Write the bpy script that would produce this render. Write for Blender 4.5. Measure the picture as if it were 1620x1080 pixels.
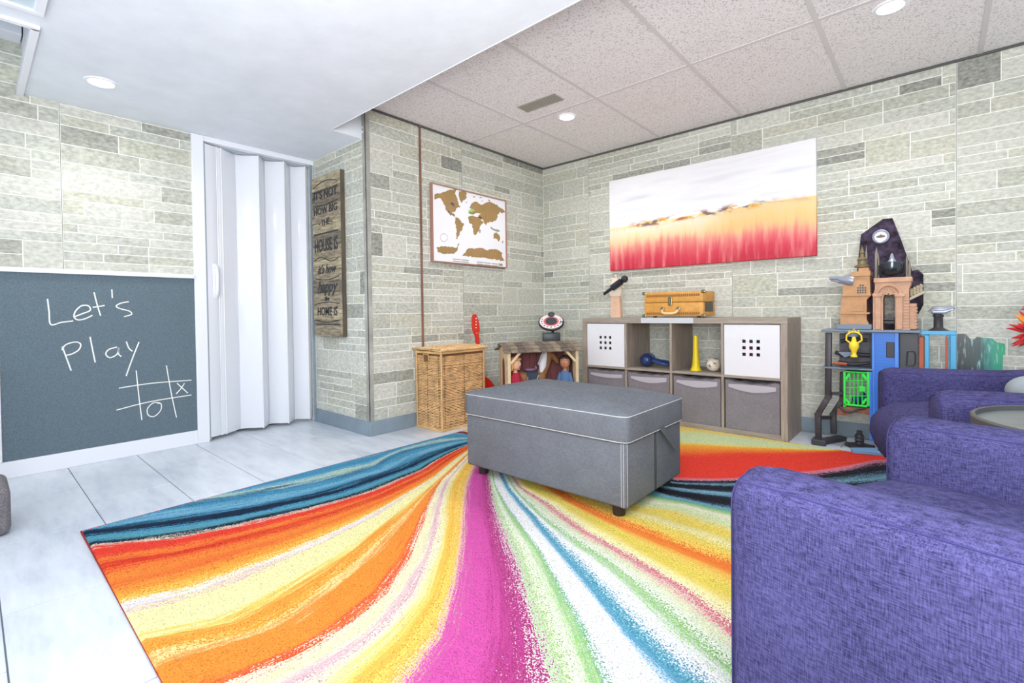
import bpy, bmesh, math, random
from mathutils import Vector, Matrix
from mathutils.geometry import tessellate_polygon
import numpy as np
R = math.radians
rnd = random.Random(7)
for o in list(bpy.data.objects): bpy.data.objects.remove(o)
S = bpy.context.scene
COL = S.collection

# ------------------------------------------------------------------ camera
CAM = Vector((2.8413, -3.6955, .8195)); YAW, PIT, ROL, FPX, VC = .7234, -.0152, -.0134, 760.7, 505.0
fwd = Vector((-math.sin(YAW)*math.cos(PIT), math.cos(YAW)*math.cos(PIT), math.sin(PIT)))
rt = Vector((math.cos(YAW), math.sin(YAW), 0)); up = rt.cross(fwd)
cr, sr = math.cos(ROL), math.sin(ROL)
RX = cr*rt + sr*up; UX = -sr*rt + cr*up
cam_d = bpy.data.cameras.new('camera'); cam = bpy.data.objects.new('camera', cam_d); COL.objects.link(cam)
Mw = Matrix((RX, UX, -fwd)).transposed().to_4x4(); Mw.translation = CAM
cam.matrix_world = Mw
cam_d.sensor_fit = 'HORIZONTAL'; cam_d.sensor_width = 36; cam_d.lens = 36*FPX/1620
cam_d.shift_y = -(540-VC)/1620; cam_d.clip_start = .02
S.camera = cam

# ------------------------------------------------------------------ world, view, big lights
w = bpy.data.worlds.new('world'); S.world = w; w.use_nodes = True
w.node_tree.nodes['Background'].inputs[0].default_value = (.93, .97, 1, 1)
w.node_tree.nodes['Background'].inputs[1].default_value = .8
S.view_settings.view_transform = 'Standard'; S.view_settings.look = 'None'
S.view_settings.exposure = 0.09; S.view_settings.gamma = 1
S.view_settings.use_curve_mapping = False

def light(kind, loc, power, size=.1, rot=(0, 0, 0), col=(1, 1, 1), spot=None, blend=.8, sy=None):
    d = bpy.data.lights.new('light', kind); d.energy = power; d.color = col
    if kind == 'AREA':
        d.size = size
        if sy: d.shape = 'RECTANGLE'; d.size_y = sy
    else: d.shadow_soft_size = size
    if spot: d.spot_size = R(spot); d.spot_blend = blend
    o = bpy.data.objects.new('light', d); o.location = loc; o.rotation_euler = rot; COL.objects.link(o)
    return o
# unseen soft area lights added behind the camera to lift the ambience
light('AREA', (3.6, -4.5, 1.95), 10, 1.6, (R(38), 0, R(35)))
light('AREA', (1.2, -4.9, 1.9), 8, 1.6, (R(38), 0, R(-8)))
# added up-light behind the camera, brightens the ceiling and its bounce
light('AREA', (3.0, -4.3, 1.1), 122, 1.2, (R(140), 0, R(25)))

# ------------------------------------------------------------------ pixel -> plane helpers (give real positions)
def ray(u, v): return RX*((u-810)/FPX) + UX*((VC-v)/FPX) + fwd
def at(u, v, ax, val):
    d = ray(u, v); t = (val-CAM[ax])/d[ax]; return CAM + d*t
def PX(u, v, x=0.0): return at(u, v, 0, x)
def PY(u, v, y=0.0): return at(u, v, 1, y)
def PZ(u, v, z=0.0): return at(u, v, 2, z)
def proj(P):
    q = Vector(P)-CAM; d = q.dot(fwd)
    return 810+FPX*q.dot(RX)/d, VC-FPX*q.dot(UX)/d, d

# ------------------------------------------------------------------ materials
def s2l(c):
    return tuple(((x/255)/12.92 if x/255 <= .04045 else ((x/255+.055)/1.055)**2.4) for x in c)+(1,)
class NT:
    def __init__(s, m): s.t = m.node_tree; s.n = s.t.nodes
    def add(s, typ, **kw):
        n = s.n.new(typ)
        for k, v in kw.items():
            if k.startswith('i_'):
                key = k[2:]; key = int(key) if key.isdigit() else key.replace('_', ' ')
                if hasattr(v, 'is_linked') : s.t.links.new(v, n.inputs[key])
                else: n.inputs[key].default_value = v
            else: setattr(n, k, v)
        return n
    def link(s, a, b): s.t.links.new(a, b)
    def math(s, op, a, b=0.0, c=None):
        n = s.n.new('ShaderNodeMath'); n.operation = op
        for i, v in enumerate((a, b) if c is None else (a, b, c)):
            if hasattr(v, 'is_linked'): s.t.links.new(v, n.inputs[i])
            else: n.inputs[i].default_value = v
        return n.outputs[0]
    def mix(s, f, a, b, blend='MIX'):
        n = s.n.new('ShaderNodeMix'); n.data_type = 'RGBA'; n.blend_type = blend
        for i, v in ((0, f), (6, a), (7, b)):
            if hasattr(v, 'is_linked'): s.t.links.new(v, n.inputs[i])
            else: n.inputs[i].default_value = v
        return n.outputs[2]
    def ramp(s, f, stops, interp='LINEAR'):
        n = s.n.new('ShaderNodeValToRGB'); e = n.color_ramp.elements; n.color_ramp.interpolation = interp
        e[0].position, e[0].color = stops[0]; e[1].position, e[1].color = stops[-1]
        for p, c in stops[1:-1]:
            q = e.new(p); q.color = c
        s.t.links.new(f, n.inputs[0]); return n.outputs[0]
MATS = {}
def mat(name, c, rough=.6, metal=0, var=.0, scale=8, stretch=(1, 1, 1), bump=0, bscale=60, spec=.5, coat=0, c2=None, emit=None, trans=0, bstretch=None):
    m = bpy.data.materials.new(name); m.use_nodes = True; t = NT(m); b = t.n['Principled BSDF']
    b.inputs['Base Color'].default_value = s2l(c); b.inputs['Roughness'].default_value = rough
    b.inputs['Metallic'].default_value = metal; b.inputs['Specular IOR Level'].default_value = spec
    b.inputs['Coat Weight'].default_value = coat; b.inputs['Transmission Weight'].default_value = trans
    if emit:
        b.inputs['Emission Color'].default_value = s2l(emit[0]); b.inputs['Emission Strength'].default_value = emit[1]
    tc = t.add('ShaderNodeTexCoord')
    if var or c2:
        mp = t.add('ShaderNodeMapping'); t.link(tc.outputs['Object'], mp.inputs[0]); mp.inputs['Scale'].default_value = stretch
        nz = t.add('ShaderNodeTexNoise', i_Scale=scale, i_Detail=5.0, i_Roughness=.6); t.link(mp.outputs[0], nz.inputs['Vector'])
        hi = s2l(c2) if c2 else s2l(tuple(min(255, x*(1+var)) for x in c)); lo = s2l(c) if c2 else s2l(tuple(x*(1-var) for x in c))
        t.link(t.ramp(nz.outputs[0], [(.32, lo), (.68, hi)]), b.inputs['Base Color'])
    if bump:
        mp = t.add('ShaderNodeMapping'); t.link(tc.outputs['Object'], mp.inputs[0]); mp.inputs['Scale'].default_value = bstretch or (1, 1, 1)
        nz = t.add('ShaderNodeTexNoise', i_Scale=bscale, i_Detail=4.0); t.link(mp.outputs[0], nz.inputs['Vector'])
        bp = t.add('ShaderNodeBump', i_Strength=bump, i_Distance=.004); t.link(nz.outputs[0], bp.inputs['Height']); t.link(bp.outputs[0], b.inputs['Normal'])
    MATS[name] = m; return m

# ------------------------------------------------------------------ mesh builder
class MB:
    def __init__(s): s.bm = bmesh.new()
    def _xf(s, verts, M):
        for v in verts: v.co = M @ v.co
    def box(s, a, b, bev=0, seg=2, M=None):
        g = bmesh.ops.create_cube(s.bm, size=1)['verts']
        c = [(p+q)/2 for p, q in zip(a, b)]; d = [abs(q-p) for p, q in zip(a, b)]
        for v in g: v.co = Vector((c[i]+v.co[i]*d[i] for i in range(3)))
        fs = set(f for v in g for f in v.link_faces)
        if bev > 0:
            es = list(set(e for v in g for e in v.link_edges))
            r = bmesh.ops.bevel(s.bm, geom=es, offset=min(bev, min(d)*.49), segments=seg, profile=.5, affect='EDGES')
            g = list(set(r['verts']) | set(v for v in g if v.is_valid))
        if M: s._xf(g, M)
        return s
    def cbox(s, c, d, bev=0, seg=2, M=None):
        return s.box([c[i]-d[i]/2 for i in range(3)], [c[i]+d[i]/2 for i in range(3)], bev, seg, M)
    def obox(s, p, q, wid, thick, upv=(0, 0, 1), bev=0):
        p, q = Vector(p), Vector(q); x = (q-p).normalized(); z = Vector(upv); y = z.cross(x).normalized(); z = x.cross(y)
        M = Matrix((x, y, z)).transposed().to_4x4(); M.translation = (p+q)/2
        return s.cbox((0, 0, 0), ((q-p).length, wid, thick), bev, 2, M)
    def ext(s, pts, vec):
        vec = Vector(vec); a = [s.bm.verts.new(Vector(p)) for p in pts]; b = [s.bm.verts.new(Vector(p)+vec) for p in pts]
        n = len(pts); s.bm.faces.new(a); s.bm.faces.new(b[::-1])
        for i in range(n): s.bm.faces.new((a[i], b[i], b[(i+1) % n], a[(i+1) % n]))
        return s
    def tube(s, pts, r, n=8, caps=True, closed=False):
        pts = [Vector(p) for p in pts]; rs = r if isinstance(r, (list, tuple)) else [r]*len(pts)
        rings = []; prev = None; m = len(pts)
        for i, p in enumerate(pts):
            if closed: d = pts[(i+1) % m]-pts[i-1]
            else: d = pts[min(i+1, m-1)]-pts[max(i-1, 0)]
            d.normalize()
            if prev is None:
                a = Vector((0, 0, 1)) if abs(d.z) < .9 else Vector((1, 0, 0)); u = d.cross(a).normalized()
            else: u = (prev-d*prev.dot(d)).normalized()
            prev = u; v = d.cross(u)
            rings.append([s.bm.verts.new(p+(u*math.cos(2*math.pi*k/n)+v*math.sin(2*math.pi*k/n))*rs[i]) for k in range(n)])
        for i in range(m if closed else m-1):
            A, B = rings[i], rings[(i+1) % m]
            for k in range(n): s.bm.faces.new((A[k], A[(k+1) % n], B[(k+1) % n], B[k]))
        if caps and not closed:
            s.bm.faces.new(rings[0][::-1]); s.bm.faces.new(rings[-1])
        return s
    def lathe(s, prof, c=(0, 0, 0), n=24, M=None):
        rings = []; new = []
        for r, z in prof:
            if r < 1e-6: ring = [s.bm.verts.new((c[0], c[1], c[2]+z))]
            else: ring = [s.bm.verts.new((c[0]+r*math.cos(2*math.pi*k/n), c[1]+r*math.sin(2*math.pi*k/n), c[2]+z)) for k in range(n)]
            rings.append(ring); new += ring
        for A, B in zip(rings, rings[1:]):
            for k in range(n):
                k2 = (k+1) % n
                if len(A) == 1 and len(B) == 1: continue
                if len(A) == 1: s.bm.faces.new((A[0], B[k2], B[k]))
                elif len(B) == 1: s.bm.faces.new((A[k], A[k2], B[0]))
                else: s.bm.faces.new((A[k], A[k2], B[k2], B[k]))
        if M: s._xf(new, M)
        return s
    def ball(s, c, r, seg=16, rot=None):
        r = r if isinstance(r, (tuple, list)) else (r, r, r)
        g = bmesh.ops.create_uvsphere(s.bm, u_segments=seg, v_segments=max(6, seg//2+2), radius=1)['verts']
        M = Matrix.Translation(c) @ (rot or Matrix()) @ Matrix.Diagonal((*r, 1)); s._xf(g, M); return s
    def face(s, pts):
        s.bm.faces.new([s.bm.verts.new(Vector(p)) for p in pts]); return s

def link_mesh(name, me, m, parent=None):
    o = bpy.data.objects.new(name, me); COL.objects.link(o)
    if m: me.materials.append(m)
    if parent: o.parent = parent
    return o
def root_of(o):
    while o.parent: o = o.parent
    return o
def obj(name, mb, m, parent=None, smooth=None, world=False, kind=None, label=None, norm=True):
    bm = mb.bm
    if norm: bmesh.ops.recalc_face_normals(bm, faces=bm.faces)
    if world and parent:
        r = root_of(parent); Mi = (Matrix.Translation(r.location) @ r.rotation_euler.to_matrix().to_4x4()).inverted()
        bmesh.ops.transform(bm, matrix=Mi, verts=bm.verts)
    me = bpy.data.meshes.new(name); bm.to_mesh(me); bm.free()
    if smooth is not None:
        for p in me.polygons: p.use_smooth = True
        try: me.set_sharp_from_angle(angle=R(smooth))
        except Exception: pass
    o = link_mesh(name, me, m, parent)
    if kind: o['kind'] = kind
    if label: o['label'] = label
    return o
def tag(o, label, cat, group=None):
    o['label'] = label; o['category'] = cat
    if group: o['group'] = group
    return o
def thing(name, label, cat, loc=(0, 0, 0), rz=0, group=None):
    o = bpy.data.objects.new(name, None); COL.objects.link(o); o.location = loc; o.rotation_euler = (0, 0, rz)
    o.empty_display_size = .1
    return tag(o, label, cat, group)
def struct(name, mb, m, **k):
    o = obj(name, mb, m, **k); o['kind'] = 'structure'; return o
def text(name, body, size, m, parent, M, ext=.0008, align='CENTER', shear=0, sx=1.0):
    c = bpy.data.curves.new(name, 'FONT'); c.body = body; c.size = size; c.extrude = ext; c.align_x = align; c.align_y = 'CENTER'; c.shear = shear; c.resolution_u = 3; c.offset = size*.018
    t = bpy.data.objects.new('t', c); COL.objects.link(t); bpy.context.view_layer.update()
    me = bpy.data.meshes.new_from_object(t.evaluated_get(bpy.context.evaluated_depsgraph_get()))
    bpy.data.objects.remove(t)
    me.transform(M @ Matrix.Diagonal((sx, 1, 1, 1))); o = link_mesh(name, me, None, parent)
    me.materials.clear(); me.materials.append(m); o['kind'] = 'stuff'; return o

# ------------------------------------------------------------------ base materials
M_mortar = mat('mortar', (242, 244, 238), .8, var=.03, scale=20, bump=.3, bscale=150)
SC = [((205, 207, 196), .06), ((196, 199, 189), .08), ((212, 213, 203), .06), ((187, 189, 177), .09), ((168, 170, 160), .1), ((200, 201, 186), .08), ((152, 154, 146), .12)]
M_stone = []
for i, (c, v) in enumerate(SC):
    c = tuple(x*.945 for x in c); m = mat('stone_%d' % i, c, .62, var=v*1.5, scale=38, stretch=(1, 1, 1.7), bump=1.0, bscale=52, bstretch=(1, 1, 1.5), spec=.35)
    M_stone.append(m)
M_white = mat('white_trim', (232, 235, 242), .4, bump=.03)
M_base = mat('greyblue_base', (130, 146, 158), .35, var=.05, scale=6)
M_plaster = mat('plaster', (226, 232, 240), .8, var=.02, scale=5, bump=.25, bscale=25)
M_black = mat('black_plastic', (38, 38, 42), .45)
M_tilebar = mat('tee_bar', (210, 207, 209), .45)

# ceiling tile
m = mat('ceiling_tile', (222, 216, 216), .9); M_ctile = m; t = NT(m); b = t.n['Principled BSDF']
tc = t.add('ShaderNodeTexCoord'); n1 = t.add('ShaderNodeTexNoise', i_Scale=130.0, i_Detail=3.0); t.link(tc.outputs['Object'], n1.inputs['Vector'])
t.link(t.ramp(n1.outputs[0], [(.36, s2l((186, 182, 184))), (.44, s2l((234, 231, 232))), (.8, s2l((242, 240, 240)))]), b.inputs['Base Color'])
bp = t.add('ShaderNodeBump', i_Strength=.5, i_Distance=.003); t.link(n1.outputs[0], bp.inputs['Height']); t.link(bp.outputs[0], b.inputs['Normal'])
# floor tile
m = mat('floor_tile', (226, 231, 238), .28, spec=.5); M_ftile = m; t = NT(m); b = t.n['Principled BSDF']
tc = t.add('ShaderNodeTexCoord'); mp = t.add('ShaderNodeMapping'); mp.inputs['Scale'].default_value = (1.2, 5, 1); mp.inputs['Rotation'].default_value = (0, 0, .5)
t.link(tc.outputs['Object'], mp.inputs[0]); n1 = t.add('ShaderNodeTexNoise', i_Scale=2.6, i_Detail=8.0, i_Roughness=.65); t.link(mp.outputs[0], n1.inputs['Vector'])
n2 = t.add('ShaderNodeTexNoise', i_Scale=1.5, i_Detail=3.0); t.link(tc.outputs['Object'], n2.inputs['Vector'])
f = t.math('ADD', t.math('MULTIPLY', n1.outputs[0], .7), t.math('MULTIPLY', n2.outputs[0], .3))
t.link(t.ramp(f, [(.3, s2l((176, 186, 200))), (.48, s2l((206, 214, 225))), (.7, s2l((228, 233, 240)))]), b.inputs['Base Color'])
M_grout = mat('grout', (112, 118, 126), .8)

# ------------------------------------------------------------------ floor
XD = -.731; YS = -1.925; H = 2.194; SZ = 1.99
XR, YF = 4.6, -5.2
floor = struct('floor', MB().box((-.95, YF, -.06), (XR, .0, -.004)), M_grout)
ys = [-.05-.3+.05]  # row lines
lines_y = [0]+[-.05-.299*k for k in range(1, 18)]
lines_y = [-2.14+.302*k for k in range(7, 0, -1)]+[-2.14-.302*k for k in range(0, 11)]
lines_y = [0.0 if y > -.02 else y for y in lines_y]
for i in range(len(lines_y)-1):
    y1, y0 = lines_y[i], lines_y[i+1]
    if y1-y0 < .03: continue
    row = round((-2.14-y1)/.302)
    off = .02 if (row % 2 == 1) else .31
    x = off-.6*2
    while x < XR:
        a, c = max(x, -.93), min(x+.6, XR)
        if c-a > .03 and not (c > 4.55 and a > 4.3):
            g = .0012
            a2, c2 = a, c
            # clip tiles against the jog of the left walls
            if y0 >= YS+.005 and c2 < 0.01: x += .6; continue
            if y0 >= YS-.02: a2 = max(a2, 0.0)
            if c2-a2 > .02:
                obj('floor_tile', MB().box((a2+g*1.5, max(y0, YF)+g*1.4, -.004), (c2-g*1.5, y1-g*1.4, 0), .0008, 1), M_ftile, floor)
        x += .6

# ------------------------------------------------------------------ stone walls
def stone_layout(W, Hh, seed, xoff=0):
    """random ashlar: list of (x0,z0,x1,z1)"""
    r = random.Random(seed); out = []
    z = 0
    while z < Hh-1e-4:
        h = r.choice([.15, .15, .16, .08, .1, .16])
        if Hh-z-h < .04: h = Hh-z
        x = -r.random()*.2
        while x < W:
            kind = r.random()
            if h < .11: ww = r.uniform(.25, .55); parts = [(0, h)]
            elif kind < .14: ww = r.uniform(.15, .24); parts = [(0, h)]
            elif kind < .30: ww = r.uniform(.28, .5); parts = [(0, h)]
            else:
                ww = r.uniform(.5, 1.0); c = r.choice([.5, .36, .64]); parts = [(0, h*c), (h*c, h)]
                if h > .14 and r.random() < .45: parts = [(0, h*.34), (h*.34, h*.66), (h*.66, h)]
            for (a, b2) in parts:
                xx = x
                while xx < x+ww-1e-4:
                    w2 = r.uniform(.2, .5) if len(parts) > 1 else ww
                    if x+ww-xx-w2 < .09: w2 = x+ww-xx
                    X0, X1 = max(0, xx), min(W, xx+w2)
                    if X1-X0 > .015: out.append((X0, z+a, X1, z+b2))
                    xx += w2
            x += ww
        z += h
    return out
STONE_FACES = [(0, 1, 2, 3), (0, 4, 5, 1), (1, 5, 6, 2), (2, 6, 7, 3), (3, 7, 4, 0), (4, 8, 9, 5), (5, 9, 10, 6), (6, 10, 11, 7), (7, 11, 8, 4)]
def stone_wall(wall, o, ux, nrm, W, Hh, seeds, seams, z0=0.0):
    """o: corner (world), ux: unit dir along wall, nrm: outwards; panels between seams get own layouts"""
    o, ux, nrm = Vector(o), Vector(ux), Vector(nrm); uz = Vector((0, 0, 1))
    stones = []
    xs = [0]+seams+[W]
    for k in range(len(xs)-1):
        for (a, b_, c, d) in stone_layout(xs[k+1]-xs[k], Hh-z0, seeds+k):
            e = .0015
            stones.append((a+xs[k]+(e if a < .001 else 0), b_+z0, c+xs[k]-(e if c > xs[k+1]-xs[k]-.001 else 0), d+z0))
    def area(s):
        p = o+ux*((s[0]+s[2])/2)+uz*((s[1]+s[3])/2)
        u, v, d = proj(p)
        inside = d > .1 and -60 < u < 1680 and -60 < v < 1140
        return (s[2]-s[0])*(s[3]-s[1])/max(d, .1)**2*(1 if inside else .02)
    stones.sort(key=area, reverse=True)
    r = random.Random(seeds*31)
    V, F, MI = [], [], []
    for idx, (a, b_, c, d) in enumerate(stones):
        g = .0024; a += g; b_ += g; c -= g; d -= g
        if c-a < .008 or d-b_ < .008: continue
        t0 = .0005; t1 = r.uniform(.0016, .0028); ch = .0018
        vs = []
        for (dd, tt) in ((0, -.001), (0, t1-ch*.6), (ch, t1)):
            q = [(a+dd, b_+dd), (c-dd, b_+dd), (c-dd, d-dd), (a+dd, d-dd)]
            if dd == 0: q = [(x+r.uniform(-.0006, .0006), z+r.uniform(-.0006, .0006)) for x, z in q] if tt < 0 else q
            vs += [tuple(o+ux*x+uz*z+nrm*tt) for x, z in q]
        fs = [(0, 1, 5, 4), (1, 2, 6, 5), (2, 3, 7, 6), (3, 0, 4, 7), (4, 5, 9, 8), (5, 6, 10, 9), (6, 7, 11, 10), (7, 4, 8, 11), (8, 9, 10, 11)]
        area_ = (c-a)*(d-b_)
        mi = r.choices(range(7), [6, 6, 4, 4, 1.5, 4, .5])[0]
        if idx < 300:
            me = bpy.data.meshes.new('stone'); me.from_pydata(vs, [], fs)
            link_mesh('stone', me, M_stone[mi], wall)
        else:
            n = len(V); V += vs; F += [tuple(n+i for i in f_) for f_ in fs]; MI += [mi]*len(fs)
    if V:
        me = bpy.data.meshes.new('stonework'); me.from_pydata(V, [], F)
        for m_ in M_stone: me.materials.append(m_)
        me.polygons.foreach_set('material_index', MI)
        s_ = bpy.data.objects.new('stonework', me); COL.objects.link(s_); s_.parent = wall; s_['kind'] = 'stuff'
wb = struct('wall_back', MB().box((0, 0, -.06), (XR, .1, 2.4)), M_mortar)
stone_wall(wb, (0, 0, 0), (1, 0, 0), (0, -1, 0), XR, H, 100, [.509, 1.724, 2.925, 4.14], z0=.095)
wl = struct('wall_left', MB().box((-.1, YS, -.06), (0, 0.1, 2.4)), M_mortar)
stone_wall(wl, (0, YS, 0), (0, 1, 0), (1, 0, 0), -YS, H, 204, [.864], z0=.1)
wr = struct('wall_return', MB().box((XD-.1, YS, -.06), (-.1, YS+.1, 2.4)), M_mortar)
stone_wall(wr, (XD, YS, 0), (1, 0, 0), (0, -1, 0), -XD, 2.15, 307, [], z0=.1)
# chalkboard wall (left of the folding door)
YD0, YD1 = -2.66, YS
wc = struct('wall_chalkboard', MB().box((XD-.1, YF, -.06), (XD, -2.69, 2.6)), M_mortar)
stone_wall(wc, (XD, -4.553, 0), (0, 1, 0), (1, 0, 0), 4.553-2.72, 2.25, 411, [1.21], z0=1.08)
struct('wall_above_door', MB().box((XD-.1, -2.69, 1.972), (XD-.002, YS, 2.4)), M_white)
struct('wall_behind_door', MB().box((XD-.35, -2.9, -.06), (XD-.25, YS+.2, 2.2)), M_white)

# seams: dark joints where the panels meet
M_seam = mat('seam', (108, 108, 100), .7)
for x in (.509, 1.724, 2.925): struct('trim_%d' % int(x*10), MB().box((x-.0013, -.0016, .1), (x+.0013, 0, H)), M_seam)
struct('trim_2', MB().box((0, -1.0623, .1), (.0016, -1.0597, H)), M_seam)
struct('trim_3', MB().box((XD, -3.3443, 1.08), (XD+.0016, -3.3417, 2.24)), M_seam)
# baseboards
struct('baseboard_back', MB().box((0.012, -.012, 0), (XR, 0, .095), .003), M_base)
struct('baseboard_left', MB().box((0, YS-.012, 0), (.012, 0, .1), .003), M_base)
struct('baseboard_return', MB().box((XD, YS-.012, 0), (-.0005, YS, .1), .003), M_base)
struct('baseboard_chalkboard', MB().box((XD, YF, 0), (XD+.014, -2.73, .088), .003), M_white)
# grey corner moulding on the outer corner
M_metal = mat('corner_metal', (156, 156, 150), .4, var=.18, scale=5, stretch=(1, 1, .8))
o = struct('trim_4', MB().box((.0005, YS-.006, .1), (.005, YS+.03, H-.01), .001).box((-.03, YS-.006, .1), (.005, YS-.0005, 2.15), .001), M_metal)
obj('screw', MB().ball((-.02, YS-.006, 2.03), .006, 8).ball((-.02, YS-.006, 2.06), .006, 8), M_white, o)
# brown moulding strip down the wall
M_brownstrip = mat('brown_strip', (120, 84, 68), .5, var=.15, scale=9, stretch=(1, 1, .3))
o = struct('trim_5', MB().box((.0005, -1.487, .09), (.012, -1.471, H-.004), .004), M_brownstrip)
obj('cap', MB().box((0, -1.490, H-.02), (.015, -1.468, H), .002).box((0, -1.488, 1.245), (.0132, -1.470, 1.252)).box((0, -1.488, .80), (.0132, -1.470, .806)), M_brownstrip, o)
# dark wall angle under the tile ceiling
M_dark = mat('dark_angle', (84, 84, 82), .6)
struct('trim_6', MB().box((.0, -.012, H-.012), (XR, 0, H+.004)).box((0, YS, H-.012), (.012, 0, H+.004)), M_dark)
# door casing
struct('trim_7', MB().box((XD, -2.73, 0), (XD+.018, -2.662, SZ-.002), .003), M_white)
struct('trim_8', MB().box((XD-.04, -2.662, 1.955), (XD+.012, YS-.001, SZ), .003), M_white)
struct('trim_9', MB().box((XD, YS-.03, 0.0), (XD+.01, YS-.012, 1.955), .002), M_base)
# white rail over the chalkboard
struct('trim_10', MB().box((XD, -4.55, 1.06), (XD+.03, -2.73, 1.085), .003), M_white)
struct('trim_11', MB().box((XD, -4.5, .088), (XD+.016, -3.592, 1.06), .003), M_white)

# ------------------------------------------------------------------ ceilings
ceil = struct('ceiling', MB().box((-.1, YF, H+.02), (XR, .1, H+.08)), M_plaster)
xs = [-.02, .58, 1.19, 1.80, 2.41, 3.02, 3.63, 4.24, XR]; ysl = [0, -.978, -2.2]
for i in range(len(xs)-1):
    for j in range(2):
        a, c = xs[i]+.004, xs[i+1]-.004; y1, y0 = ysl[j]-.004, ysl[j+1]+.004
        obj('ceiling_tile', MB().box((max(a, .001), y0, H+.002), (c, min(y1, -.001), H+.018), .001, 1), M_ctile, ceil)
for x in xs[1:-1]:
    obj('tee_bar', MB().box((x-.011, -2.2, H-.0012), (x+.011, -.001, H+.0036)), M_tilebar, ceil)
obj('tee_bar', MB().box((.001, -.989, H-.001), (XR, -.967, H+.0033)), M_tilebar, ceil)
# dropped drywall soffit with an opening at its left end
sof = MB(); e = -2.148
sof.box((XD, e, SZ), (-.04, YS, H+.3)); sof.box((XD, -3.48, SZ), (XR, e, H+.3)); sof.box((.13, YF, SZ), (XR, -3.48, H+.3))
sf = struct('ceiling_soffit', sof, M_plaster)
obj('corner_bead', MB().box((-.04, e-.0, SZ-.002), (XR, e+.006, SZ+.004), .001, 1), M_white, sf)
struct('trim_12', MB().box((XD+.001, -3.505, SZ-.012), (.13, -3.478, SZ+.03), .002).box((.118, YF, SZ-.012), (.145, -3.478, SZ+.03), .002), M_white)
struct('trim_13', MB().box((XD, -3.56, 2.245), (XD+.12, -3.485, 2.5), .004), M_white)
struct('trim_14', MB().box((XD, -4.6, 2.25), (XD+.09, -3.57, 2.5), .003), M_metal)
struct('ceiling_recess', MB().box((XD-.1, YF, 2.5), (.13, -3.48, 2.56)), M_plaster)
# access panel in the soffit
M_frost = mat('frosted', (196, 214, 224), .3)
ap = thing('ceiling_access_panel', 'white framed panel with pale frosted insert set in the soffit at the top left corner', 'panel', (.26, -3.477, SZ))
obj('panel_frame', MB().box((.0, -.5, -.014), (.03, 0, -.0005), .002).box((.47, -.5, -.014), (.5, 0, -.0005), .002).box((.03, -.03, -.014), (.47, 0, -.0005), .002).box((.03, -.5, -.014), (.47, -.47, -.0005), .002), M_white, ap)
obj('insert', MB().box((.03, -.47, -.006), (.47, -.03, -.0005)), M_frost, ap)

# ------------------------------------------------------------------ recessed lights and vent
M_lamp = mat('lamp_glow', (255, 255, 255), .5, emit=((255, 252, 246), 14))
def downlight(x, y, z, label, power=26):
    t_ = thing('recessed_light', label, 'light', (x, y, z), 0, None)
    obj('trim_ring', MB().lathe([(.050, -.0005), (.052, -.006), (.063, -.005), (.066, -.0005)], n=28), M_white, t_, 40)
    obj('lens', MB().lathe([(0, -.0045), (.051, -.003), (.051, -.0005)], n=28), M_lamp, t_, 40)
    l = light('SPOT', (x, y, z-.012), power, .04, col=(1, .985, .96), spot=165, blend=.9); l.parent = None
    return t_
downlight(.88, -.858, H+.002, 'round recessed ceiling light next to the ceiling vent', 38)
downlight(2.683, -.866, H+.002, 'round recessed ceiling light at the top right edge above the wall of toys', 38)
downlight(-.276, -3.231, SZ, 'round recessed light in the low soffit above the chalkboard', 20)
for (x, y, z) in ((1.6, -4.1, SZ), (3.4, -2.9, SZ), (4.3, -.866, H)):
    light('SPOT', (x, y, z-.015), 15, .05, col=(1, .985, .96), spot=165, blend=.9)
M_vent = mat('vent_paint', (158, 152, 142), .45, metal=.2)
v = thing('ceiling_vent', 'beige metal air vent with louvres in a ceiling tile', 'vent', (.88, -1.165, H+.002), R(2))
obj('frame', MB().box((-.15, -.055, -.006), (.15, -.044, -.0005), .001).box((-.15, .044, -.006), (.15, .055, -.0005), .001).box((-.15, -.044, -.006), (-.139, .044, -.0005), .001).box((.139, -.044, -.006), (.15, .044, -.0005), .001).box((-.006, -.044, -.006), (.006, .044, -.0005)), M_vent, v)
obj('vent_shade', MB().box((-.139, -.044, -.0012), (.139, .044, -.0004)), M_black, v)  # black sheet painting the shade inside the vent
for k in range(6):
    y = -.037+k*.0148
    obj('slat', MB().obox((-.138, y, -.004), (.138, y, -.004), .0055, .001, (0, .75, .66)), M_vent, v)

# ------------------------------------------------------------------ chalkboard
M_board = mat('chalkboard', (96, 112, 122), .75, var=.1, scale=160, spec=.3)
M_chalk = mat('chalk', (236, 238, 234), .9, bump=.4, bscale=300)
cb = thing('chalkboard', 'slate blue chalkboard on the left wall with chalk writing and tic-tac-toe', 'chalkboard', (XD+.0015, -3.59, .0885))
obj('board', MB().box((0, .0, 0), (.008, .896, .972)), M_board, cb)
obj('pink_edge', MB().box((0, .896, 0), (.0085, .9, .972)), mat('pink_edge', (196, 120, 160), .6), cb)
def stroke(mb, pts, wpx):
    P = [PX(u, v_, XD+.0100) for u, v_ in pts]
    # smooth with catmull-rom
    Q = []
    for i in range(len(P)-1):
        p0, p1, p2, p3 = P[max(i-1, 0)], P[i], P[i+1], P[min(i+2, len(P)-1)]
        for k in range(5):
            t = k/5; Q.append(.5*((2*p1)+(p2-p0)*t+(2*p0-5*p1+4*p2-p3)*t*t+(3*p1-p0-3*p2+p3)*t**3))
    Q.append(P[-1])
    mb.tube(Q, wpx, 5)
def chalks(name, groups, wd=.0035):
    for g in groups: chalk(name, g, wd)
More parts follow.
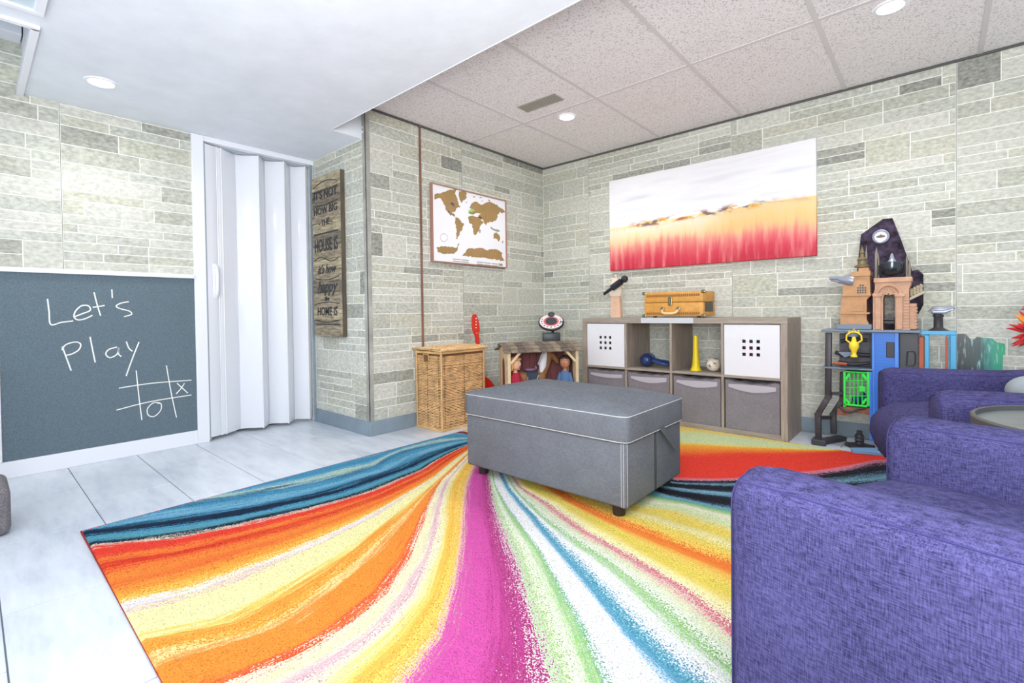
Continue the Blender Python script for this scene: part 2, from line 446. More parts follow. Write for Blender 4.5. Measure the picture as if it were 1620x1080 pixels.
def chalk(name, strokes, wd=.0035):
    mb = MB()
    for s_ in strokes: stroke(mb, s_, wd)
    bmesh.ops.transform(mb.bm, matrix=Matrix.Translation((XD+.0100, 0, 0)) @ Matrix.Diagonal((.25, 1, 1, 1)) @ Matrix.Translation((-XD-.0085, 0, 0)), verts=mb.bm.verts)
    return obj(name, mb, M_chalk, cb, 60, world=True)
c27 = lambda L: [(x/2.7, 400+y/2.7) for x, y in L]
chalks('chalk_letter', [
    [c27([(203, 196), (210, 250), (217, 305), (262, 296), (313, 290)])],
    [c27([(318, 272), (355, 258), (385, 245), (378, 226), (350, 225), (325, 245), (316, 270), (330, 285), (360, 282), (395, 266)])],
    [c27([(402, 168), (415, 220), (430, 268)]), c27([(396, 232), (425, 228), (447, 224)])],
    [c27([(478, 155), (480, 192)])],
    [c27([(550, 208), (515, 215), (496, 228), (520, 240), (552, 248), (562, 262), (530, 272)])],
    [c27([(266, 400), (285, 450), (304, 502)]), c27([(264, 415), (280, 392), (320, 380), (344, 388), (338, 412), (310, 430), (280, 438)])],
    [c27([(385, 358), (395, 410), (407, 467)])],
    [c27([(500, 402), (465, 412), (452, 432), (470, 447), (500, 432), (508, 405), (506, 430), (518, 442)])],
    [c27([(540, 378), (550, 405), (566, 420)]), c27([(594, 380), (566, 450), (539, 525)])]])
chalk('chalk_grid', [c27([(582, 502), (592, 600), (606, 713)]), c27([(711, 480), (730, 590), (754, 702)]),
    c27([(508, 577), (650, 556), (818, 543)]), c27([(497, 671), (640, 635), (818, 606)])], .003)
chalk('chalk_cross', [c27([(756, 556), (780, 578), (802, 598)]), c27([(788, 556), (772, 580), (752, 602)])], .003)
chalk('chalk_nought', [c27([(684, 640), (655, 640), (630, 665), (634, 693), (660, 697), (686, 672), (688, 645), (672, 642)])], .003)

# ------------------------------------------------------------------ folding door
M_vinyl = mat('door_vinyl', (232, 235, 242), .16, spec=.6)
M_vgrey = mat('door_vinyl_grey', (166, 178, 188), .25)
fd = thing('door_1', 'white vinyl accordion folding door closed beside the chalkboard', 'door', (XD-.06, -2.3, 0))
zig = [(-.735, -2.655), (-.762, -2.575), (-.768, -2.545), (-.845, -2.43), (-.75, -2.315), (-.845, -2.235), (-.755, -2.135), (-.845, -2.05), (-.765, -1.972), (-.80, -1.935)]
fd['kind'] = 'structure'
zt, zb = 1.945, .022
for i in range(len(zig)-1):
    (x0, y0), (x1, y1) = zig[i], zig[i+1]
    d = Vector((x1-x0, y1-y0, 0)); 
    if i == 0: nm = 'end_panel'
    else: nm = 'fold_panel'
    d.normalize(); L = math.hypot(x1-x0, y1-y0)
    p = Vector((x0, y0, (zt+zb)/2))+d*.004; q = Vector((x1, y1, (zt+zb)/2))-d*.004
    obj(nm, MB().obox(p, q, .007, zt-zb, (0, 0, 1), .002), M_vinyl, fd, 30, world=True)
for (x, y) in zig[1:-1]:
    obj('hinge_strip', MB().tube([(x, y, zb-.003), (x, y, zt+.003)], .0055, 8), M_vinyl, fd, 60, world=True)
obj('lead_post', MB().box((XD-.035, -2.662, .004), (XD-.003, -2.645, 1.95), .003), M_vgrey, fd, world=True)
hy = -2.60; hz = 1.05
obj('handle', MB().tube([(-.742, hy, hz-.1), (-.715, hy, hz-.085), (-.708, hy, hz-.05), (-.708, hy, hz+.05), (-.715, hy, hz+.085), (-.742, hy, hz+.1)], .010, 8).box((-.752, hy-.014, hz-.115), (-.742, hy+.014, hz+.115), .003), M_vinyl, fd, 60, world=True)
obj('track', MB().box((XD-.1, -2.655, 1.947), (XD-.045, YS-.014, 1.972), .002), M_vgrey, fd, world=True)

# ------------------------------------------------------------------ wood sign
M_plank = [mat('plank_a', (138, 128, 108), .8, var=.3, scale=14, stretch=(1, 1, 6), bump=.4, bscale=60), mat('plank_b', (112, 104, 90), .8, var=.32, scale=12, stretch=(1, 1, 7), bump=.4), mat('plank_c', (156, 145, 120), .8, var=.28, scale=12, stretch=(1, 1, 7), bump=.4)]
M_dkwood = mat('dark_wood', (84, 76, 66), .7, var=.25, scale=10, stretch=(1, 1, .3))
M_ink = mat('sign_ink', (56, 58, 62), .8)
SX0, SX1, SZ0, SZ1 = -.668, -.268, .66, 1.83
sg = thing('wooden_sign', 'tall weathered plank sign with dark lettering hung beside the folding door', 'sign', (SX0, YS-.001, SZ0))
SW, SH = SX1-SX0, SZ1-SZ0
obj('box_frame', MB().box((0, -.034, 0), (SW, -.0, SH)), M_dkwood, sg)
z = 0; k = 0
while z < SH-.01:
    h = min(rnd.choice([.08, .1, .12, .09]), SH-z)
    if SH-z-h < .04: h = SH-z
    obj('plank', MB().box((0, -.042+rnd.uniform(-.002, .001), z+.001), (SW-.001, -.034, z+h-.001), .001, 1), M_plank[k % 3], sg); z += h; k += rnd.choice([1, 2])
def sgt(body, z, size, shear=0, sx=1, x=.5):
    M = Matrix.Translation((SW*x, -.0452, z)) @ Matrix.Rotation(R(90), 4, 'X')
    return text('lettering', body, size, M_ink, sg, M, shear=shear, sx=sx)
sgt("IT'S NOT", 1.03, .085, sx=1.0); sgt('HOW BIG', .915, .075, sx=1.05); sgt('- THE -', .825, .06, sx=1.1)
sgt('HOUSE IS', .66, .13, sx=.62); sgt("it's how", .485, .09, .35, .9); sgt('happy', .36, .12, .35, .95); sgt('the', .275, .05, .2); sgt('HOME IS', .18, .085, .1, .9)
ar = MB()
for (zz, am, fl) in ((.965, -.012, 1), (1.095, .03, 1), (.56, .02, -1), (.43, -.02, 1), (.235, .015, 1), (.12, -.015, 1)):
    ar.tube([(SW*(.06+.88*i/12), -.0448, zz+am*math.sin(i/12*math.pi*(1 if fl > 0 else 2))) for i in range(13)], .003, 5)
ar.box((.03, -.0455, .745), (SW-.03, -.0425, .755)); ar.box((.03, -.0455, .085), (SW-.03, -.0425, .092))
obj('flourish', ar, M_ink, sg, kind='stuff')

# ------------------------------------------------------------------ framed world map
M_copper = mat('copper_frame', (176, 134, 120), .3, metal=.3)
M_paper = mat('map_paper', (238, 240, 246), .6); M_land = mat('map_land', (170, 134, 88), .7, var=.15, scale=12, c2=(150, 128, 78))
M_landgrey = mat('map_grey', (150, 150, 140), .7); M_blue = mat('map_blue', (80, 120, 190), .7); M_green = mat('map_green', (170, 210, 130), .7)
my0, my1, mz0, mz1 = -1.393, -.567, 1.203, 1.792
mp_ = thing('framed_world_map', 'copper framed world map with tan continents on the left wall', 'map', (0, my0, mz0))
mw, mh = my1-my0, mz1-mz0; fr = .009
obj('frame', MB().box((.001, 0, 0), (.032, fr, mh), .002).box((.001, mw-fr, 0), (.032, mw, mh), .002).box((.001, fr, 0), (.032, mw-fr, fr), .002).box((.001, fr, mh-fr), (.032, mw-fr, mh), .002), M_copper, mp_)
obj('sheet', MB().box((.001, fr, fr), (.022, mw-fr, mh-fr)), M_paper, mp_)
def mpx(p): return PX(660+p[0]*160/1016, 270+p[1]*170/1080, .0222)
def land(name, polys, m_):
    mb = MB()
    for P in polys:
        Q = []
        for i in range(len(P)):
            a, b_ = P[i], P[(i+1) % len(P)]; L = math.hypot(b_[0]-a[0], b_[1]-a[1]); n = max(1, int(L/14)); Q.append(a)
            for k in range(1, n): Q.append((a[0]+(b_[0]-a[0])*k/n+rnd.uniform(-7, 7), a[1]+(b_[1]-a[1])*k/n+rnd.uniform(-7, 7)))
        vs_2 = [mb.bm.verts.new(mpx(p)+Vector((.0006, 0, 0))) for p in Q]
        for t3 in tessellate_polygon([[Vector((p[0], p[1], 0)) for p in Q]]):
            try: mb.bm.faces.new([vs_2[i] for i in t3])
            except ValueError: pass
    return obj(name, mb, m_, mp_, world=True)
land('continents', [
    [(175, 235), (240, 225), (330, 190), (395, 185), (380, 230), (405, 280), (415, 330), (430, 370), (395, 375), (370, 415), (345, 415), (380, 450), (375, 465), (330, 440), (290, 400), (270, 340), (240, 280), (210, 275), (175, 290)],
    [(420, 205), (470, 200), (500, 225), (490, 280), (450, 315), (440, 325), (425, 280)],
    [(385, 465), (420, 480), (470, 540), (455, 590), (425, 630), (405, 690), (388, 680), (395, 600), (378, 520)],
    [(510, 470), (560, 450), (650, 470), (640, 500), (665, 510), (630, 560), (615, 610), (585, 648), (565, 635), (555, 545), (520, 520)],
    [(525, 430), (545, 330), (590, 310), (640, 345), (700, 320), (745, 315), (860, 385), (885, 412), (845, 430), (835, 410), (805, 440), (800, 480), (760, 520), (700, 520), (690, 550), (668, 505), (640, 485), (610, 455), (640, 430), (600, 425), (570, 440)],
    [(765, 640), (800, 620), (830, 660), (820, 715), (790, 680), (762, 680)],
    [(190, 775), (250, 758), (330, 768), (395, 775), (415, 730), (425, 735), (405, 800), (370, 835), (290, 835), (210, 820)],
    [(470, 830), (510, 785), (600, 780), (640, 775), (690, 795), (790, 790), (855, 825), (850, 860), (880, 905), (700, 880), (450, 852)]], M_land)
land('islands', [[(735, 560), (790, 590), (830, 600), (820, 615), (770, 600), (740, 580)], [(622, 600), (640, 590), (632, 630)], [(855, 700), (866, 710), (855, 735)], [(785, 490), (800, 480), (795, 500)],
    [(710, 290), (735, 310), (720, 305)], [(640, 305), (665, 290), (650, 312)], [(555, 258), (585, 258), (570, 272)], [(620, 268), (655, 268), (640, 277)], [(483, 315), (505, 315), (495, 325)], [(525, 375), (535, 350), (538, 380)]], M_landgrey)['kind'] = 'stuff'
land('blue_lakes', [[(335, 322), (365, 325), (382, 358), (350, 350)], [(300, 400), (325, 405), (345, 440), (330, 452)]], M_blue)['kind'] = 'stuff'
land('green_patch', [[(515, 400), (550, 385), (580, 400), (570, 425), (520, 430)]], M_green)
rg = MB(); 
rg.tube([mpx((268+36*math.cos(a*.5236), 672+40*math.sin(a*.5236))) for a in range(12)], .0016, 4, closed=True)
obj('compass', rg, M_landgrey, mp_, world=True)
bars = MB()
for (a, b_, r0) in ((360, 435, 882), (440, 518, 890), (600, 665, 912), (672, 740, 920), (748, 815, 928)):
    for k in range(2):
        sl = .1*(b_-a); y = r0+k*20
        bars.ext([mpx((a, y)), mpx((b_, y+sl)), mpx((b_, y+sl+8)), mpx((a, y+8))], (.0005, 0, 0))
bars.ext([mpx((820, 930)), mpx((858, 935)), mpx((858, 958)), mpx((820, 953))], (.0005, 0, 0))
obj('legend', bars, M_landgrey, mp_, world=True, kind='stuff')

# ------------------------------------------------------------------ canvas painting
PX0, PX1, PZ0, PZ1 = .744, 2.257, 1.16, 1.92
cv = thing('canvas_painting', 'wide abstract canvas with white sky over yellow and red field', 'painting', (PX0, -.0045, PZ0))
m = mat('painting', (235, 235, 240), .6); t = NT(m); b = t.n['Principled BSDF']
tc = t.add('ShaderNodeTexCoord'); sp = t.add('ShaderNodeSeparateXYZ'); t.link(tc.outputs['Object'], sp.inputs[0])
X_, Z_ = sp.outputs[0], sp.outputs[2]
def nz(scale, st, det=4.0):
    mpn = t.add('ShaderNodeMapping'); mpn.inputs['Scale'].default_value = st; t.link(tc.outputs['Object'], mpn.inputs[0])
    q = t.add('ShaderNodeTexNoise', i_Scale=scale, i_Detail=det); t.link(mpn.outputs[0], q.inputs['Vector']); return q.outputs[0]
n_str = nz(22, (1, 1, .12)); n_big = nz(2.2, (1, 1, 1.5)); n_wide = nz(3, (.6, 1, 5)); n_f = nz(14, (.6, 1, 2))
zz = t.math('SUBTRACT', Z_, t.math('MULTIPLY', X_, .022))
zf = t.math('ADD', zz, t.math('MULTIPLY', t.math('SUBTRACT', n_str, .5), .15))
zf = t.math('ADD', zf, t.math('MULTIPLY', t.math('SUBTRACT', n_big, .5), .12))
field = t.ramp(zf, [(0, s2l((190, 34, 60))), (.07, s2l((206, 56, 78))), (.13, s2l((218, 98, 104))), (.19, s2l((228, 150, 132))), (.235, s2l((236, 206, 160))), (.28, s2l((238, 224, 182))), (.32, s2l((236, 230, 208))), (.36, s2l((238, 222, 168)))])
field = t.mix(t.math('MULTIPLY', t.ramp(n_str, [(.5, (0, 0, 0, 1)), (.72, (1, 1, 1, 1))]), .35), field, s2l((250, 190, 180)))
# golden area on the right below the horizon
gold = t.math('MULTIPLY', t.ramp(X_, [(.75, (0, 0, 0, 1)), (1.0, (1, 1, 1, 1))]), t.ramp(zf, [(.16, (0, 0, 0, 1)), (.24, (1, 1, 1, 1)), (.33, (1, 1, 1, 1)), (.40, (.5, .5, .5, 1))]))
field = t.mix(t.math('MULTIPLY', gold, .62), field, s2l((230, 186, 104)))
sky = t.ramp(n_wide, [(.3, s2l((226, 228, 235))), (.5, s2l((238, 239, 243))), (.62, s2l((232, 234, 240))), (.8, s2l((206, 211, 222)))])
hz_ = t.math('SUBTRACT', t.math('ADD', zz, t.math('MULTIPLY', t.math('SUBTRACT', n_big, .5), .04)), .352)
col = t.mix(t.ramp(hz_, [(.0, (0, 0, 0, 1)), (.012, (1, 1, 1, 1))]), field, sky)
# broken ridge of rust, ochre and slate strokes along the horizon
ridge = t.math('MULTIPLY', t.ramp(t.math('ADD', hz_, .5), [(.47, (0, 0, 0, 1)), (.49, (1, 1, 1, 1)), (.515, (1, 1, 1, 1)), (.54, (0, 0, 0, 1))]), t.ramp(n_f, [(.46, (0, 0, 0, 1)), (.54, (1, 1, 1, 1))]))
ridge = t.math('MULTIPLY', ridge, t.ramp(t.math('MULTIPLY', X_, .66), [(.1, (0, 0, 0, 1)), (.18, (1, 1, 1, 1)), (.72, (1, 1, 1, 1)), (.86, (.25, .25, .25, 1))]))
n_c = nz(7, (1, 1, 1.2), 2.0)
rc = t.ramp(n_c, [(.38, s2l((170, 84, 52))), (.47, s2l((216, 150, 70))), (.52, s2l((236, 190, 60))), (.57, s2l((96, 110, 128))), (.66, s2l((176, 90, 60)))], 'LINEAR')
col = t.mix(ridge, col, rc)
t.link(col, b.inputs['Base Color'])
obj('canvas', MB().box((0, -.04, 0), (PX1-PX0, 0, PZ1-PZ0), .002, 1), m, cv)

# ------------------------------------------------------------------ rug
RX0, RX1, RY0, RY1 = .402, 2.80, -3.425, -.425
A_ = lambda L: [PZ(120+x/2.4545, 640+y/2.4545, .012) for x, y in L]
B_ = lambda L: [PZ(640+x/2.4545, 640+y/2.4545, .012) for x, y in L]
curves = [
    A_([(1490, 108), (1330, 137), (1170, 190)]),
    A_([(1490, 132), (1150, 232), (900, 293), (620, 345), (440, 368)]),
    A_([(1490, 158), (1300, 238), (1000, 340), (700, 405), (400, 455), (60, 492)]),
    A_([(1490, 170), (1350, 250), (1150, 335), (900, 405), (650, 463), (330, 518), (75, 545)]),
    A_([(1490, 192), (1380, 270), (1200, 360), (1000, 435), (750, 510), (450, 590), (145, 655)]),
    A_([(1480, 207), (1400, 275), (1280, 350), (1150, 425), (950, 525), (700, 620), (450, 715), (195, 770)]),
    A_([(1400, 300), (1300, 390), (1200, 470), (1000, 620), (800, 745), (600, 850), (265, 915)]),
    A_([(1420, 290), (1370, 380), (1340, 470), (1290, 595), (1200, 730), (1050, 855), (850, 970), (560, 1090)]),
    A_([(1465, 300), (1445, 450), (1430, 560), (1370, 740), (1250, 900), (1050, 1080)]),
    A_([(1530, 290), (1518, 350), (1510, 500), (1480, 700), (1420, 900), (1270, 1080)]),
    B_([(335, 300), (350, 400), (390, 500), (430, 600), (480, 770), (530, 950), (560, 1080)]),
    B_([(350, 310), (420, 430), (520, 560), (590, 690), (680, 860), (770, 1080)]),
    B_([(368, 310), (450, 430), (560, 570), (690, 730), (800, 880), (910, 1080)]),
    B_([(400, 320), (500, 430), (640, 600), (760, 740), (860, 860), (980, 970), (1110, 1080)]),
    B_([(430, 330), (520, 425), (640, 515), (760, 590), (900, 700), (1080, 860), (1290, 1040)]),
    B_([(450, 320), (560, 385), (700, 490), (900, 600), (1100, 720), (1290, 880)]),
    B_([(480, 320), (600, 375), (800, 490), (1000, 610), (1280, 750)]),
    B_([(640, 375), (850, 470), (1050, 550), (1280, 640)]),
    B_([(880, 415), (1100, 487), (1280, 545)]),
    B_([(930, 390), (1060, 400), (1280, 470)]),
    B_([(1000, 347), (1280, 405)]),
    B_([(1060, 292), (1252, 291), (1529, 266), (1820, 218)]),
    B_([(1075, 195), (1280, 187), (1500, 187), (1700, 180)]),
    B_([(1080, 150), (1300, 163), (1480, 170)]),
    B_([(1090, 92), (1500, 150)])]
FX, FY = .66, -1.50
grid_r = np.linspace(0, 3.2, 161); TH = []
for cvp in curves:
    pr = []
    for p in cvp:
        dx, dy = p.x-FX, p.y-FY; pr.append((math.hypot(dx, dy), math.atan2(dy, dx)))
    pr.sort(); rr = np.array([a for a, _ in pr]); th = np.unwrap(np.array([a for _, a in pr]))
    if th[-1] > R(120): th = th-2*math.pi
    sl = (th[-1]-th[-2])/max(rr[-1]-rr[-2], .05); sl = max(-.25, min(.25, sl))
    v_ = np.interp(grid_r, rr, th); o_ = grid_r > rr[-1]; v_[o_] = th[-1]+sl*(grid_r[o_]-rr[-1])*.6
    TH.append(v_)
TH.insert(0, TH[0]-.55); TH.append(np.maximum(TH[-1]+.5, 1.35)); TH.append(TH[1]-.8+2*math.pi)
TH = np.array(TH)
for k in range(1, len(TH)): TH[k] = np.maximum(TH[k], TH[k-1]+.012)
nx, ny = 260, 325
gx, gy = np.meshgrid(np.linspace(RX0, RX1, nx), np.linspace(RY0, RY1, ny))
px_, py_ = gx.ravel(), gy.ravel(); dx, dy = px_-FX, py_-FY; rad = np.hypot(dx, dy); ang = np.arctan2(dy, dx)
ri = np.clip(rad/3.2*160, 0, 159.99); i0 = ri.astype(int); fr_ = ri-i0
TT = TH[:, i0]*(1-fr_)+TH[:, i0+1]*fr_
ang = np.where(ang < TT[0], ang+2*math.pi, ang); ang = np.where(ang > TT[0]+2*math.pi, ang-2*math.pi, ang)
sv = np.zeros(len(ang))
for k in range(len(TT)-1):
    msk = (ang >= TT[k]) & (ang < TT[k+1]); sv[msk] = k+(ang[msk]-TT[k][msk])/(TT[k+1][msk]-TT[k][msk])
sv[ang >= TT[-1]] = len(TT)-1
sv -= 1   # so that s = index in curves
rs = np.random.RandomState(3)
pz_ = .012+rs.uniform(-.0014, .0014, len(px_)); edge = (np.minimum(np.minimum(px_-RX0, RX1-px_), np.minimum(py_-RY0, RY1-py_)) < .004); pz_[edge] = .007
verts = np.stack([px_-RX0, py_-RY0, pz_], 1)
faces = [(j*nx+i, j*nx+i+1, (j+1)*nx+i+1, (j+1)*nx+i) for j in range(ny-1) for i in range(nx-1)]
me = bpy.data.meshes.new('pile'); me.from_pydata(verts.tolist(), [], faces)
a1 = me.attributes.new('fan', 'FLOAT', 'POINT'); a1.data.foreach_set('value', sv.astype(np.float32))
a2 = me.attributes.new('reach', 'FLOAT', 'POINT'); a2.data.foreach_set('value', rad.astype(np.float32))
me.polygons.foreach_set('use_smooth', [True]*len(faces))
C_ = dict(mar=(140, 22, 48), navy=(28, 44, 66), blue=(74, 146, 182), lblue=(132, 182, 206), cream=(234, 226, 204), red=(226, 66, 52), dred=(205, 32, 36), org=(238, 142, 58), amber=(240, 172, 70),
          yel=(236, 206, 104), pyel=(238, 230, 168), white=(232, 232, 230), pink=(214, 150, 176), mag=(204, 84, 160), dmag=(130, 20, 70), green=(140, 190, 110), pgreen=(206, 220, 170), teal=(92, 158, 172),
          black=(34, 34, 44), orr=(232, 104, 54), gold=(218, 200, 84), dpink=(205, 90, 120))
ST = [(-1, 'mar'), (-.5, 'pyel'), (-.2, 'mar'), (-.05, 'mar'), (.0, 'navy'), (.08, 'lblue'), (.25, 'blue'), (.7, 'blue'), (.88, 'lblue'), (1, 'pgreen'), (1.1, 'lblue'), (1.2, 'navy'), (1.27, 'blue'), (1.45, 'blue'), (1.6, 'lblue'), (1.75, 'blue'), (1.92, 'navy'), (2.2, 'navy'), (2.3, 'blue'), (2.62, 'teal'), (2.75, 'navy'), (2.93, 'navy'),
      (2.97, 'cream'), (3.02, 'cream'), (3.06, 'red'), (3.4, 'red'), (3.52, 'org'), (3.6, 'orr'), (3.7, 'dred'), (3.95, 'orr'), (4.1, 'org'), (4.35, 'orr'), (4.5, 'org'), (4.8, 'amber'), (4.93, 'yel'), (4.98, 'white'), (5.08, 'white'), (5.13, 'pink'), (5.2, 'pyel'), (5.5, 'pyel'), (5.8, 'pyel'), (5.93, 'yel'), (6.05, 'org'), (6.25, 'amber'), (6.33, 'pyel'), (6.4, 'org'), (6.6, 'org'), (6.85, 'org'), (6.94, 'red'), (7.0, 'orr'),
      (7.06, 'cream'), (7.25, 'pyel'), (7.4, 'cream'), (7.55, 'pink'), (7.65, 'cream'), (7.85, 'pyel'), (8.0, 'yel'), (8.3, 'amber'), (8.5, 'yel'), (8.75, 'amber'), (8.85, 'pyel'), (8.94, 'pink'), (9.03, 'mag'), (9.3, 'mag'), (9.5, 'mag'), (9.6, 'mag'), (9.72, 'dmag'), (9.8, 'mag'), (9.9, 'dmag'), (9.97, 'mag'), (10.05, 'white'), (10.2, 'green'), (10.4, 'pgreen'), (10.6, 'white'), (10.75, 'pgreen'), (10.85, 'green'), (11.0, 'green'), (11.1, 'teal'), (11.2, 'white'), (11.6, 'white'), (12.2, 'white'), (12.5, 'white'), (12.62, 'lblue'), (12.8, 'blue'), (13.1, 'teal'), (13.25, 'lblue'), (13.35, 'white'), (13.75, 'white'), (13.88, 'green'), (14.05, 'green'), (14.2, 'white'), (14.5, 'pgreen'), (14.7, 'cream'), (14.85, 'dpink'), (15.0, 'dpink'), (15.1, 'cream'), (15.3, 'pyel'), (15.6, 'pyel'), (15.8, 'yel'), (16.1, 'gold'), (16.5, 'yel'), (16.8, 'org'), (17.15, 'orr'), (17.3, 'amber'), (17.5, 'yel'), (17.85, 'gold'), (17.95, 'pyel'), (18.05, 'cream'), (18.15, 'gold'), (18.7, 'yel'), (18.9, 'pgreen'), (19.1, 'pgreen'), (19.4, 'cream'), (19.65, 'green'), (19.85, 'teal'), (19.95, 'lblue'), (20.05, 'black'), (20.3, 'black'), (20.42, 'lblue'), (20.5, 'black'), (20.72, 'black'), (20.78, 'lblue'), (20.84, 'black'), (20.95, 'black'), (21.0, 'pink'), (21.06, 'red'), (21.5, 'red'), (21.9, 'red'), (22.1, 'orr'), (22.5, 'org'), (22.85, 'amber'), (23.0, 'yel'), (23.15, 'pgreen'), (23.6, 'pgreen'), (24.0, 'yel'), (24.3, 'org'), (24.6, 'red'), (24.8, 'blue'), (25.2, 'green'), (25.5, 'orr'), (26, 'mar')]
m = mat('rug_pile', (200, 100, 100), .95, spec=.1); t = NT(m); b = t.n['Principled BSDF']
fa = t.add('ShaderNodeAttribute', attribute_name='fan').outputs['Fac']; ra = t.add('ShaderNodeAttribute', attribute_name='reach').outputs['Fac']
cx_ = t.add('ShaderNodeCombineXYZ'); t.link(t.math('MULTIPLY', fa, 5.0), cx_.inputs[0]); t.link(t.math('MULTIPLY', ra, 1.6), cx_.inputs[1])
ns = t.add('ShaderNodeTexNoise', i_Scale=1.6, i_Detail=5.0, i_Roughness=.65); t.link(cx_.outputs[0], ns.inputs['Vector'])
tc = t.add('ShaderNodeTexCoord')
wn = t.add('ShaderNodeTexNoise', i_Scale=230.0, i_Detail=2.0); t.link(tc.outputs['Object'], wn.inputs['Vector'])
cx2 = t.add('ShaderNodeCombineXYZ'); t.link(t.math('MULTIPLY', fa, 34.0), cx2.inputs[0]); t.link(t.math('MULTIPLY', ra, 3.0), cx2.inputs[1])
wm = t.add('ShaderNodeTexNoise', i_Scale=1.3, i_Detail=4.0, i_Roughness=.7); t.link(cx2.outputs[0], wm.inputs['Vector'])
rt_ = t.add('ShaderNodeClamp', i_Value=t.math('SUBTRACT', 1.0, t.math('MULTIPLY', t.math('SUBTRACT', fa, 18.5), .45)), i_Min=.22, i_Max=1.0).outputs[0]
# the speckle widens towards the rug's rim
amp = t.math('MULTIPLY', t.math('ADD', t.math('MULTIPLY', t.math('SUBTRACT', fa, 7.2), .25), .25), 1.0)
amp = t.add('ShaderNodeClamp', i_Value=amp, i_Min=.28, i_Max=.9).outputs[0]
s_ = t.math('ADD', fa, t.math('MULTIPLY', t.math('SUBTRACT', ns.outputs[0], .5), t.math('MULTIPLY', rt_, .62)))
s_ = t.math('ADD', s_, t.math('MULTIPLY', t.math('SUBTRACT', wm.outputs[0], .5), t.math('MULTIPLY', rt_, .75)))
s_ = t.math('ADD', s_, t.math('MULTIPLY', t.math('SUBTRACT', wn.outputs[0], .5), t.math('MULTIPLY', t.math('MULTIPLY', rt_, amp), 1.5)))
colr = None; N_ = 30; chunks = [ST[i:i+N_] for i in range(0, len(ST), N_-1)]; chunks = [c for c in chunks if len(c) > 1]
for ch in chunks:
    a, z = ch[0][0], ch[-1][0]
    rr = t.ramp(t.math('DIVIDE', t.math('SUBTRACT', s_, a), z-a), [((p-a)/(z-a), s2l(C_[c])) for p, c in ch])
    colr = rr if colr is None else t.mix(t.math('GREATER_THAN', s_, a), colr, rr)
vv = t.ramp(wn.outputs[0], [(.3, (.5, .5, .5, 1)), (.5, (.92, .92, .92, 1)), (.6, (1, 1, 1, 1))])
colr = t.mix(1.0, colr, vv, 'MULTIPLY')
t.link(colr, b.inputs['Base Color'])
bp = t.add('ShaderNodeBump', i_Strength=.6, i_Distance=.006); t.link(wn.outputs[0], bp.inputs['Height']); t.link(bp.outputs[0], b.inputs['Normal'])
rug = thing('area_rug', 'large multicoloured rug with rainbow bands fanning out from one point', 'rug', (RX0, RY0, .0005))
link_mesh('pile', me, m, rug)
M_bind = mat('rug_binding', (214, 60, 56), .9, bump=.5, bscale=200)
W_, L_ = RX1-RX0, RY1-RY0
obj('binding', MB().tube([(0, 0, .005), (W_, 0, .005), (W_, L_, .005), (0, L_, .005)], .0048, 8, closed=True), M_bind, rug, 50)
obj('backing', MB().box((.002, .002, 0), (W_-.002, L_-.002, .006)), M_bind, rug)

# ------------------------------------------------------------------ ottoman
def fabric(name, c, c2, sc=420, bump=.5, rough=.9, mott=.25):
    m = mat(name, c, rough, spec=.2); t = NT(m); b = t.n['Principled BSDF']; tc = t.add('ShaderNodeTexCoord')
    cols = []
    for st in ((1, 1, .12), (.12, .12, 1)):
        mp = t.add('ShaderNodeMapping'); mp.inputs['Scale'].default_value = st; t.link(tc.outputs['Object'], mp.inputs[0])
        q = t.add('ShaderNodeTexNoise', i_Scale=float(sc), i_Detail=2.0); t.link(mp.outputs[0], q.inputs['Vector']); cols.append(q.outputs[0])
    big = t.add('ShaderNodeTexNoise', i_Scale=9.0, i_Detail=3.0); t.link(tc.outputs['Object'], big.inputs['Vector'])
    f = t.math('MULTIPLY', t.math('ADD', cols[0], cols[1]), .5)
    f2 = t.math('ADD', f, t.math('MULTIPLY', t.math('SUBTRACT', big.outputs[0], .5), mott))
    t.link(t.ramp(f2, [(.36, s2l(c)), (.64, s2l(c2))]), b.inputs['Base Color'])
    bp = t.add('ShaderNodeBump', i_Strength=bump, i_Distance=.001); t.link(f, bp.inputs['Height']); t.link(bp.outputs[0], b.inputs['Normal'])
    return m
M_otto = fabric('ottoman_fabric', (92, 96, 103), (113, 117, 125), 500, .25, .85)
M_stitch = mat('stitch', (196, 196, 196), .8); M_foot = mat('dark_foot', (36, 34, 34), .5)
OX0, OX1, OY0, OY1 = 1.062, 1.968, -2.062, -1.515
ot = thing('storage_ottoman', 'grey upholstered storage ottoman with white stitching in the middle of the rug', 'ottoman', (OX0, OY0, .0142))
ow, od = OX1-OX0, OY1-OY0
obj('body', MB().box((.012, .012, .045), (ow-.012, od-.012, .30), .012, 3), M_otto, ot, 40)
